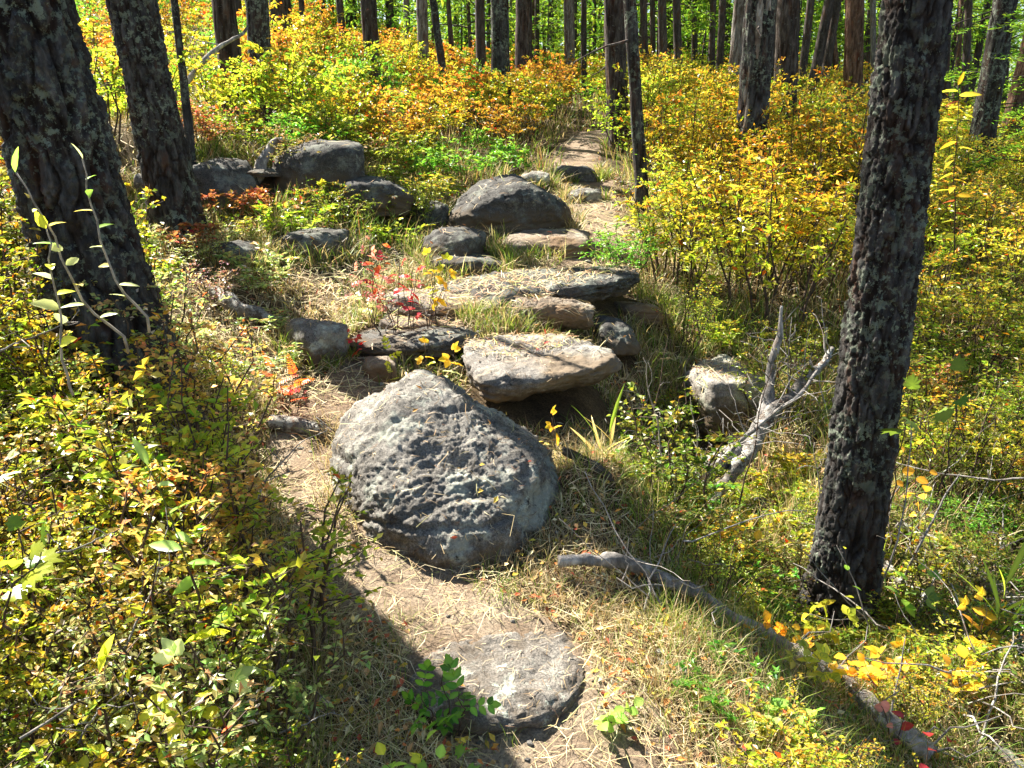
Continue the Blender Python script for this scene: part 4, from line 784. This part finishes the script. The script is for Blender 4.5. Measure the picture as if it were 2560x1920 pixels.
# ------------------------------------------------------------------ dead wood
def G(px, py, dz=0.0):
    p = hit(px, py, 40); p[2] += dz; return p
def log(name, label, cat, pts, radii, mat, n=26, sides=12, amp=.012, seed=1, jit=.18, twigs=0, tl=.25, tr=.004):
    P = wob(pts, None, n, amp, seed) if True else 0
    o0 = P[0].copy(); t = np.linspace(0, 1, n); r = np.interp(t, np.linspace(0, 1, len(radii)), radii)
    root = empty(name, tuple(o0), label, cat); V, F = tube(P - o0, r, sides, jit, seed)
    c = (0.75 + 0.5 * fbm(V * 14 + seed, 3))[:, None].clip(.4, 1.4) * np.ones(3)
    link('stem' if cat != 'log' else 'log_body', mesh('log_body', V, F, M[mat], c), root)
    rng = np.random.default_rng(seed)
    for k in range(twigs):
        i = rng.integers(n // 4, n - 1); a = rng.normal(size=3); a[2] = abs(a[2]) * .8; a = unit(a); L_ = tl * rng.uniform(.4, 1.1)
        q = np.outer(np.linspace(0, L_, 6), a) + P[i] - o0 + rng.normal(size=(6, 3)) * .02 * np.linspace(0, 1, 6)[:, None]
        V, F = tube(q, np.linspace(tr, .0012, 6), 5); link('twig', mesh('twig', V, F, M['deadwood'], np.full((len(V), 3), .85)), root)
    return root
def wobp(pts): return np.array(pts, float)
log('dead_branch', 'thick pale dead branch ending in a dark upright spike beside the near trunk', 'branch', wobp([at(692, 487, 3.35), at(725, 458, 3.55), at(757, 432, 3.75), at(768, 408, 3.85), at(774, 375, 3.95), at(777, 340, 4.02), at(779, 304, 4.08)]),
    [.044, .050, .042, .030, .026, .016, .007], 'deadwood', 60, 16, .022, 3, .42, 14, .34)
log('dead_branch', 'grey dead limb crossing under the pale spiked branch towards the near trunk', 'branch', wobp([at(708, 497, 3.28), at(745, 452, 3.55), at(780, 406, 3.85), at(806, 376, 4.05), at(830, 350, 4.2)]), [.032, .036, .036, .026, .012], 'deadbark', 50, 14, .024, 4, .4, 15, .4)
log('dead_branch', 'thin straight grey limb leaning from the hollow up behind the near trunk', 'branch', wobp([at(650, 560, 2.9), at(705, 482, 3.2), at(770, 420, 3.6), at(835, 352, 4.0)]), [.012, .012, .010, .006], 'deadwood', 36, 8, .025, 6, .3, 16, .35, .003)
log('fallen_log', 'long crooked fallen log with peeling pale bark running to the bottom right corner', 'log', wobp([G(562, 577, .045), G(610, 583, .05), G(650, 592, .05), G(700, 614, .06), G(745, 639, .06), G(790, 660, .065), G(845, 696, .07), G(885, 737, .07), G(940, 775, .04)]),
    [.018, .020, .020, .016, .02, .025, .026, .026, .024], 'deadwood', 110, 16, .024, 7, .42, 12, .26)
log('dead_branch', 'bleached white branch rising from the fallen log', 'branch', wobp([G(640, 592, .02), at(668, 560, 2.75), at(695, 525, 2.95), at(722, 490, 3.2)]), [.022, .020, .016, .010], 'deadwood', 26, 10, .012, 8, .2, 8, .3)
log('fallen_log', 'dark thin fallen log among grass right of the near trunk', 'log', wobp([G(893, 540, .05), G(930, 552, .04), G(968, 578, .03), G(1003, 608, .03), G(1060, 640, .03)]), [.018, .022, .024, .024, .02], 'deadbark', 40, 10, .014, 9, .2, 4, .3)
log('fallen_log', 'second dark log in shade lower down right of the near trunk', 'log', wobp([G(880, 575, .03), G(930, 615, .03), G(980, 662, .03)]), [.02, .024, .018], 'deadbark', 26, 10, .014, 10, .2, 3, .2)
log('dead_branch', 'dead grey branch leaning across behind the second leaning trunk', 'branch', wobp([at(168, 102, 7.2), at(190, 75, 7.4), at(220, 50, 7.7), at(250, 24, 8.0)]), [.030, .026, .02, .01], 'deadwood', 20, 8, .02, 11, .2, 3, .5, .006)
log('dead_snag', 'short grey snag leaning at the left end of the upper ledge', 'snag', wobp([G(249, 190, .0), at(256, 172, 6.3), at(266, 154, 6.4), at(279, 137, 6.5)]), [.05, .045, .035, .02], 'deadwood', 20, 8, .02, 12, .25, 2, .3, .006)
log('fallen_log', 'short brown log end lying across the path edge left of the largest boulder', 'log', wobp([G(268, 430, .03), G(298, 434, .03), G(324, 438, .03)]), [.032, .036, .03], 'deadbark', 18, 12, .006, 13, .2)
log('fallen_log', 'short rotting log on the straw left of the rounded straw-covered rock', 'log', wobp([G(215, 300, .04), G(245, 320, .04), G(280, 330, .03)]), [.04, .05, .03], 'deadbark', 20, 10, .01, 14, .3)
tw = [([at(-5, 354, 1.9), at(30, 338, 2.0), at(66, 322, 2.1)], .003, 'left thicket level with the massive trunk foot'), ([at(18, 742, 1.25), at(61, 711, 1.32), at(92, 698, 1.4), at(118, 695, 1.5)], .0032, 'bottom left thicket, arching'), ([at(75, 745, 1.3), at(98, 712, 1.35), at(114, 698, 1.4)], .0025, 'bottom left thicket, short'),
      ([at(277, 733, 1.5), at(305, 722, 1.55), at(340, 714, 1.6)], .0025, 'shaded ground at bottom left'), ([at(255, 513, 2.2), at(263, 480, 2.25), at(290, 452, 2.3), at(322, 430, 2.4)], .003, 'edge of the left thicket pointing at the boulder'), ([at(263, 481, 2.2), at(285, 475, 2.25), at(313, 468, 2.3)], .002, 'edge of the left thicket, level'),
      ([at(560, 642, 2.2), at(563, 610, 2.25), at(557, 585, 2.3)], .004, 'gap behind the flat foreground stone, upright'), ([at(1030, 480, 2.6), at(975, 478, 2.7), at(925, 470, 2.8), at(893, 462, 2.9)], .004, 'thicket right of the near trunk, level'), ([G(893, 600, 0), at(920, 545, 2.6), at(950, 490, 2.75), at(962, 470, 2.8)], .006, 'right of the near trunk, slanting up'),
      ([G(870, 620, 0), at(890, 560, 2.4), at(905, 500, 2.5), at(912, 420, 2.6)], .004, 'right of the near trunk, standing tall'), ([G(1060, 700, 0), at(1020, 640, 1.9), at(975, 655, 1.95)], .004, 'right edge above the corner'), ([at(115, 660, 1.5), at(150, 600, 1.6), at(160, 540, 1.7)], .003, 'middle of the left thicket'),
      ([at(40, 560, 1.4), at(85, 548, 1.5), at(118, 530, 1.6)], .0025, 'left thicket below the massive trunk'), ([at(390, 760, 1.6), at(430, 700, 1.75), at(470, 670, 1.9)], .002, 'shade beside the flat foreground stone')]
for i, (p, r_, w_) in enumerate(tw):
    log('dry_twig', 'thin pale dry twig in the ' + w_, 'twig', wobp(p), [r_, r_ * .8, r_ * .35], 'deadwood', 18, 5, .006, 30 + i, .1, 3, .10, .0014)
bare = [(668, 560, 640, 352, 2.9), (680, 570, 655, 400, 2.85), (640, 520, 668, 330, 3.3), (700, 560, 690, 392, 3.0), (725, 590, 770, 360, 3.0), (600, 505, 603, 455, 3.1), (612, 510, 618, 440, 3.15), (398, 372, 398, 250, 4.2), (410, 372, 412, 262, 4.2), (385, 380, 392, 300, 4.1), (425, 372, 430, 290, 4.15), (436, 360, 432, 268, 4.25), (445, 350, 447, 300, 4.3), (790, 420, 786, 270, 3.9), (757, 300, 760, 200, 5.2), (822, 520, 812, 440, 3.0)]
for i, (xa, ya, xb, yb, Y) in enumerate(bare):
    a = at(xa, ya, Y); a[2] = float(ground_z(a[0], a[1])) - .01; b = at(xb, yb, Y + .02)
    if b[2] < a[2] + .05: continue
    w_ = 'hollow right of the largest boulder' if xa > 590 and Y < 3.5 else ('rocks behind the largest boulder' if xa < 460 else 'golden thicket on the right')
    log('bare_stem', 'bare upright stem, %s %s, in the %s' % (ORD[i if i < 7 else (i - 7 if i < 13 else i - 6)], 'pale' if i % 3 == 0 else 'dark', w_), 'stem', wobp([a, a * .5 + b * .5 + (.01, 0, 0), b]), [.0042, .003, .0014], 'stem_pale' if i % 3 == 0 else 'stem', 16, 5, .012, 60 + i, .1, 4, .12, .0016)
for i, (bx, by, sp0, n_, lab) in enumerate([(690, 520, .30, 26, 'tangle of thin grey twigs heaped on the lower end of the dead branch'), (940, 560, .38, 30, 'tangle of dry twigs in the undergrowth right of the near trunk'), (970, 700, .26, 24, 'dark twiggy brush in the bottom right corner beside the fallen log'),
        (790, 440, .28, 24, 'brush of bare twigs between the dead limb and the near trunk'), (665, 590, .18, 14, 'small heap of bleached twigs on the fallen log'), (130, 560, .35, 24, 'dead brown twigs deep inside the left thicket'), (905, 640, .24, 16, 'loose twigs at the foot of the near trunk, right side')]):
    g = G(bx, by); root = empty('brush_pile', tuple(g), lab, 'brush'); rg = np.random.default_rng(700 + i)
    for k in range(n_):
        p0 = rg.normal(size=3) * (sp0 * .5, sp0 * .5, 0); p0[2] = float(ground_z(g[0] + p0[0], g[1] + p0[1])) - g[2] + rg.uniform(0, .08); a = rg.normal(size=3); a[2] = abs(a[2]) * .7; a = unit(a); L_ = rg.uniform(.15, .6)
        V, F = tube(wob([p0, p0 + a * L_ * .5 + rg.normal(size=3) * .02, p0 + a * L_], None, 8, .014, 700 + i * 50 + k), np.linspace(1, .35, 8) * rg.uniform(.0015, .0048), 4); link('twig', mesh('twig', V, F, M['deadwood' if k % 3 else 'deadbark'], np.ones((len(V), 3))), root)
# ------------------------------------------------------------------ plants with leaves one can pick out
def leaf_mesh(kind):
    n = 8; t = np.linspace(0, 1, n)
    if kind == 'lobed':
        ang = np.radians([-150, -118, -95, -72, -55, -40, -26, -12, 0, 12, 26, 40, 55, 72, 95, 118, 150]); rr = np.array([.30, .46, .62, .42, .80, .52, .74, .60, 1.0, .60, .74, .52, .80, .42, .62, .46, .30]) * .62
        V = [(0, 0, 0)] + [(math.cos(a) * r + .3, math.sin(a) * r, -.10 * r + .05 * (i % 2)) for i, (a, r) in enumerate(zip(ang, rr))]; V[0] = (.3, 0, .03)
        V = np.array(V); F = [(0, i, i + 1) for i in range(1, len(ang))] + [(0, len(ang), 1)]; pet = np.array([(-.35, 0, -.1), (0.0, .012, 0), (0.0, -.012, 0)]); F.append((len(V), len(V) + 1, len(V) + 2)); V = np.concatenate([V, pet])
        c = np.ones((len(V), 3)); c[0] = (1.3, 1.25, 1.3); return mesh('leaf', V, F, M['leaf'], c)
    wd, ln = {'ovate': (.52, 1), 'lance': (.30, 1), 'round': (.82, 1), 'blade': (.07, 1)}[kind if kind in ('ovate', 'lance', 'round', 'blade') else 'ovate']
    def one(L, ang, ox=0.0, oy=0.0, wdl=wd):
        w_ = wdl * .5 * np.sin(np.pi * t ** (.8 if kind != 'round' else 1)) ** .8 * L * (1 + .06 * np.cos(np.arange(n) * 3.1)); x = t * L; z = -.18 * L * t ** 2 + .03
        A = np.stack([x, w_, z + w_ * .30], -1); Bm = np.stack([x, 0 * w_, z], -1); Cc = np.stack([x, -w_, z + w_ * .30], -1); V = np.concatenate([A, Bm, Cc]); F = []
        for i in range(n - 1): F += [(n + i, n + i + 1, i + 1), (n + i, i + 1, i), (2 * n + i, 2 * n + i + 1, n + i + 1), (2 * n + i, n + i + 1, n + i)]
        c = np.ones((3 * n, 3)); c[n:2 * n] = (1.35, 1.3, 1.35); ca, sa = math.cos(ang), math.sin(ang); V = np.stack([V[:, 0] * ca - V[:, 1] * sa + ox, V[:, 0] * sa + V[:, 1] * ca + oy, V[:, 2]], -1); return V, np.array(F), c
    A = Acc()
    if kind in ('ovate', 'lance', 'round', 'blade'): A.add(*one(1, 0))
    elif kind == 'trifoliate':
        for a in (-1.15, 0, 1.15): A.add(*one(.62, a, .38, 0, .72))
        A.add(np.array([(0, 0, -.12), (.38, .012, .03), (.38, -.012, .03)]), [(0, 1, 2)])
    elif kind == 'pinnate':
        for k in range(3):
            for sgn in (-1, 1): A.add(*one(.30, sgn * 1.0, .18 + k * .24, 0, .6))
        A.add(*one(.34, 0, .70, 0, .65)); A.add(np.array([(0, 0, -.05), (.8, .008, .02), (.8, -.008, .02)]), [(0, 1, 2)])
    elif kind == 'fern':
        for k in range(9):
            for sgn in (-1, 1): A.add(*one(.26 * (1 - .08 * k), sgn * 1.15, .12 + k * .095, 0, .3))
        A.add(np.array([(0, 0, -.05), (1, .004, .02), (1, -.004, .02)]), [(0, 1, 2)])
    V, F, c = A.get(); return mesh('leaf', V, F, M['leaf'], c)
LK = {k: leaf_mesh(k) for k in ('ovate', 'lance', 'round', 'blade', 'lobed', 'trifoliate', 'pinnate', 'fern')}
def plant(name, label, cat, stems, kind, size, colr, nl=8, f0=.2, seed=1, smat='stem', sr=.003, droop=0.0, spiral=2.4, group=None):
    o0 = np.array(stems[0][0], float); root = empty(name, tuple(o0), label, cat, group); rng = np.random.default_rng(seed)
    for st in stems:
        P = wob(wobp(st), None, 12, .013, seed); L_ = np.linalg.norm(P[-1] - P[0]); V, F = tube(P - o0, np.linspace(sr, sr * .4, 12), 5); link('stem', mesh('stem', V, F, M[smat]), root)
        a0 = rng.uniform(0, 6.28)
        for j in range(nl):
            u_ = f0 + (1 - f0) * (j + .5) / nl if nl > 1 else 1.0; u_ = 1.0 if j == nl - 1 else u_; q = np.array([np.interp(u_ * 11, np.arange(12), P[:, c]) for c in range(3)]) - o0
            a = a0 + j * spiral + rng.normal() * .25; d = np.array([math.cos(a), math.sin(a), rng.uniform(-.1, .5) - droop])
            if j == nl - 1: d = d * .5 + unit(P[-1] - P[-3])
            d = unit(d); up = unit(np.array([0, -.25, 1.0]) + rng.normal(size=3) * .5); y_ = unit(np.cross(up, d)); z_ = np.cross(d, y_); s_ = size * rng.uniform(.7, 1.15) * (1 - .35 * abs(u_ - .6))
            mt = Matrix([[d[0] * s_, y_[0] * s_, z_[0] * s_, q[0]], [d[1] * s_, y_[1] * s_, z_[1] * s_, q[1]], [d[2] * s_, y_[2] * s_, z_[2] * s_, q[2]], [0, 0, 0, 1]])
            c = np.array(colr[rng.integers(len(colr))] if isinstance(colr, list) else colr) * rng.uniform(.8, 1.2)
            o = link('leaf', LK[kind], root, color=tuple(c)); o.matrix_local = mt
    return root
LGREEN, DGREEN, GOLD, CREAM, REDL, PINK, LEMON = (.20, .38, .06), (.07, .20, .02), (.66, .46, .03), (.50, .56, .26), (.28, .04, .03), (.50, .22, .16), (.45, .50, .04)
plant('willow_shoot', 'tall shoot with large pale green lance-shaped leaves rising from the left thicket', 'plant', [[at(232, 720, 1.75), at(205, 620, 1.62), at(185, 540, 1.56), at(158, 480, 1.55), at(140, 455, 1.56)]], 'lance', .085, [LGREEN, (.26, .42, .10)], 17, .15, 2, 'stem_green', .0035)
plant('leafy_shoot', 'arching shoot with narrow cream-green leaves before the massive left trunk', 'plant', [[at(130, 360, 2.0), at(80, 290, 1.95), at(45, 215, 1.9), at(10, 165, 1.9)], [at(150, 340, 2.1), at(110, 260, 2.1), at(88, 190, 2.1), at(80, 152, 2.1)]], 'lance', .062, [CREAM, LGREEN, (.45, .40, .10)], 9, .2, 3, 'stem_pale', .0042)
plant('leafy_shoot', 'shoot with big glossy pale leaves low before the massive left trunk', 'plant', [[at(70, 400, 1.9), at(62, 330, 1.9), at(52, 260, 1.9), at(40, 225, 1.9)]], 'ovate', .058, [CREAM, LEMON], 8, .3, 4, 'stem_pale', .004)
plant('currant_bush', 'dark green lobed leaves of a small currant at the shaded path edge', 'plant', [[G(448, 745), at(449, 715, 1.62), at(446, 672, 1.66)], [G(440, 745), at(430, 710, 1.6), at(425, 690, 1.6)], [G(455, 745), at(466, 705, 1.6), at(462, 690, 1.6)]], 'pinnate', .10, [DGREEN, (.10, .26, .03)], 4, .4, 5, 'stem', .003)
plant('rose_seedling', 'round light green leaves of a low plant at the bottom centre', 'plant', [[G(420, 790), at(418, 755, 1.42), at(432, 735, 1.44)], [G(400, 790), at(392, 765, 1.4), at(385, 748, 1.4)], [G(440, 800), at(438, 772, 1.4), at(444, 752, 1.4)]], 'round', .036, [LGREEN, LEMON], 5, .4, 6, 'stem_green', .002)
plant('rose_seedling', 'green lobed leaf plant just left of the bottom centre', 'plant', [[G(470, 800), at(466, 765, 1.5), at(470, 748, 1.5)]], 'lobed', .06, [DGREEN, LGREEN], 4, .5, 16, 'stem_green', .002)
plant('bramble', 'bright overexposed white-green leaves in the bottom left thicket', 'plant', [[G(150, 760), at(130, 690, 1.35), at(120, 655, 1.35)], [G(190, 760), at(190, 700, 1.4), at(185, 662, 1.42)], [G(215, 740), at(218, 690, 1.5), at(222, 640, 1.5)]], 'trifoliate', .085, [(.55, .66, .30), LEMON], 4, .5, 7, 'stem', .003)
plant('bramble', 'green and yellow trifoliate leaves at the very bottom left', 'plant', [[G(175, 800), at(178, 760, 1.3), at(185, 735, 1.3)], [G(90, 800), at(95, 765, 1.25), at(92, 745, 1.25)], [G(250, 800), at(215, 760, 1.35), at(200, 742, 1.35)]], 'trifoliate', .06, [LGREEN, LEMON, LEMON], 5, .4, 8, 'stem', .003)
plant('bramble', 'broad lime green leaves low at the left edge of the thicket', 'plant', [[at(40, 620, 1.3), at(30, 570, 1.3), at(22, 530, 1.3)], [at(5, 640, 1.25), at(10, 590, 1.25), at(50, 545, 1.3)]], 'lobed', .075, [(.20, .34, .03), LEMON], 5, .3, 9, 'stem', .003)
plant('bramble', 'pale white-green leaf cluster at the left edge of the thicket', 'plant', [[at(30, 520, 1.5), at(15, 480, 1.5), at(5, 462, 1.5)]], 'trifoliate', .07, [(.55, .62, .36)], 3, .6, 19, 'stem', .003)
rb = [(800, 640, 805, 618, 2.25, 'yellow leaf rosette against the left foot of the near trunk', GOLD), (830, 640, 826, 605, 2.3, 'large lemon-yellow leaves in front of the near trunk foot', LEMON), (850, 680, 850, 655, 2.05, 'yellow leaf clump below the near trunk foot', GOLD), (815, 690, 812, 652, 2.0, 'bright lemon leaf clump on the fallen log below the near trunk', LEMON),
      (880, 690, 878, 655, 2.05, 'golden leaf clump lower right of the near trunk foot', GOLD), (910, 670, 905, 650, 2.1, 'small yellow leaf clump right of the near trunk foot', GOLD), (770, 655, 765, 618, 2.2, 'orange-yellow leaf clump left of the near trunk foot', (.70, .40, .02)), (740, 640, 735, 595, 2.4, 'mixed green-yellow leaf clump between log and near trunk', LEMON),
      (960, 690, 965, 660, 2.0, 'golden leaf plant in the shade at far right', GOLD), (720, 545, 712, 525, 2.7, 'bright golden leaves beside the bleached branch', GOLD), (745, 560, 740, 530, 2.65, 'yellow leaves left of the near trunk at mid height', GOLD), (690, 560, 728, 520, 2.7, 'golden bramble leaves over the dead branch end', GOLD),
      (930, 480, 920, 440, 2.7, 'yellow bramble leaves right of the near trunk at mid height', GOLD), (800, 760, 790, 705, 1.75, 'fresh green leaf plant under the fallen log', LGREEN), (770, 740, 762, 725, 1.75, 'small green leaf plant on the straw at lower right', LGREEN), (905, 590, 915, 570, 2.4, 'bright green leaf tuft right of the near trunk', LGREEN),
      (620, 745, 618, 728, 1.7, 'tiny green leaf plant on the straw right of the flat stone', LGREEN), (975, 620, 985, 600, 2.2, 'small golden plant beside the thin log at right', GOLD)]
for i, (xa, ya, xb, yb, Y, lab, c) in enumerate(rb):
    g = at(xa, ya, Y); g[2] = float(ground_z(g[0], g[1])); tops = [at(xb + dx, yb + dy, Y + dz) for dx, dy, dz in ((0, 0, 0), (-17, 8, -.03), (16, 10, .04))]
    for tpt in tops: tpt[2] = max(tpt[2], g[2] + .05)
    plant('bramble', lab, 'plant', [[g, g * .5 + tpt * .5 + (0, 0, .02), tpt] for tpt in tops], 'trifoliate' if i % 2 else 'round', .07 if i % 2 else .042, [c, c, tuple(np.array(c) * (.9, .75, 1))], 3 if i % 2 else 5, .45, 20 + i, 'stem', .002)
for i, (xa, ya, xb, yb, Y, n, lab) in enumerate([(885, 740, 878, 690, 1.85, 5, 'small plant with round pink-red leaves by the fallen log'), (925, 770, 925, 735, 1.6, 5, 'dark red leaved plant in the bottom right corner'), (900, 750, 905, 700, 1.8, 4, 'pinkish leaves just right of the fallen log'), (945, 790, 950, 745, 1.6, 3, 'crimson leaf pair near the bottom right corner')]):
    g = at(xa, ya, Y); g[2] = float(ground_z(g[0], g[1])); tp = at(xb, yb, Y); tp[2] = max(tp[2], g[2] + .06); plant('red_seedling', lab, 'plant', [[g, (g + tp) / 2 + (.01, 0, .01), tp]], 'round', .034, [REDL, PINK] if i != 1 else [REDL], n, .3, 50 + i, 'stem', .002)
for i, (xa, ya, xb, yb, Y, lab, cc, sz) in enumerate([(398, 330, 360, 250, 4.1, 'red-stemmed plant with dark crimson leaves above the rock steps', [REDL, PINK], .06), (412, 330, 400, 262, 4.15, 'tall red-leaved plant behind the rocks', [REDL, (.5, .08, .05)], .06), (430, 330, 432, 250, 4.2, 'plant with yellow-green tips beside the red-leaved ones', [LEMON, GOLD], .06),
      (385, 335, 335, 262, 4.1, 'plant with whitish pink leaves left of the red-leaved ones', [PINK, CREAM], .06), (372, 345, 372, 240, 4.2, 'thin plant with rusty leaves over the long dark rock', [(.5, .14, .04), PINK], .05), (285, 392, 272, 368, 3.4, 'orange fern-like plant at the left of the small brown stone', [(.62, .16, .02)], .10), (296, 395, 300, 376, 3.4, 'small crimson plant beside the orange one', [REDL], .05),
      (357, 352, 350, 335, 3.9, 'scarlet leaves at the left end of the long flat dark rock', [(.62, .08, .02)], .05), (448, 375, 452, 352, 3.6, 'cream-yellow leaves standing just behind the largest boulder', [CREAM, GOLD], .06), (392, 378, 388, 350, 3.6, 'yellow-green leaves behind the top of the largest boulder', [LEMON], .06), (425, 370, 425, 345, 3.7, 'small golden leafy plant behind the peak of the boulder', [GOLD, LEMON], .05),
      (548, 500, 553, 415, 3.0, 'slender sprig with few yellow leaves in front of the dark hollow', [GOLD, CREAM], .045), (520, 345, 548, 332, 3.8, 'small scarlet plant on top of the wide slab', [(.55, .06, .03)], .03), (440, 575, 446, 556, 2.45, 'orange-red plant at the foot of the largest boulder', [(.65, .15, .02)], .045), (770, 200, 768, 175, 6.5, 'bright red spray in the golden thicket beside the peeling trunk', [(.60, .06, .02)], .10)]):
    g = at(xa, ya, Y); g[2] = float(ground_z(g[0], g[1])); tp = at(xb, yb, Y); tp[2] = max(tp[2], g[2] + .06)
    plant('fern' if 'fern' in lab else 'leafy_plant', lab, 'plant', [[g, (g + tp) / 2 + (.01, 0, .01), tp]] + ([[g, (g + tp) / 2 + (.04, 0, -.02), tp + (.09, .02, -.04)]] if i < 6 else []), 'fern' if 'fern' in lab else ('trifoliate' if i % 3 else 'pinnate'), sz * 1.25, cc, 8 if i < 5 else 5, .35, 70 + i, 'stem', .0028)
plant('maple_seedling', 'single green lobed leaves hanging right of the near trunk', 'plant', [[at(890, 520, 2.5), at(900, 450, 2.45), at(912, 388, 2.4)], [at(940, 500, 2.5), at(955, 430, 2.5), at(958, 370, 2.5)]], 'lobed', .10, [(.12, .26, .02), (.22, .32, .03)], 3, .6, 90, 'stem', .003, .3)
plant('leafy_shoot', 'slim upright shoot with small green leaves against the near trunk foot', 'plant', [[G(862, 650), at(858, 600, 2.25), at(850, 560, 2.25), at(842, 545, 2.25)]], 'ovate', .035, [(.15, .30, .03), LEMON], 7, .25, 91, 'stem', .0015)
plant('grass_stalk', 'broad green grass blades standing in front of the hollow', 'grass', [[at(600, 490, 2.9), at(606, 460, 2.9), at(612, 430, 2.9)], [at(596, 492, 2.9), at(600, 470, 2.9), at(598, 440, 2.9)]], 'blade', .24, [(.22, .34, .04), (.5, .4, .12)], 7, .0, 92, 'stem_green', .002, -.7)
plant('grass_stalk', 'tall yellow-green blades at the far right foreground', 'grass', [[G(995, 655), at(998, 610, 2.2), at(1004, 580, 2.2)]], 'blade', .26, [(.30, .42, .04)], 9, .0, 93, 'stem_green', .002, -1.2)
plant('goldenrod', 'tall plant with drooping yellow-red leaves right of the near trunk top', 'plant', [[at(955, 260, 4.2), at(957, 180, 4.2), at(960, 78, 4.2)]], 'lance', .10, [GOLD, OLV, (.4, .1, .03), LEMON], 26, .1, 94, 'stem', .004, .3)


print('TRIS', sum(len(m.loops) - 2 * len(m.polygons) for m in bpy.data.meshes))
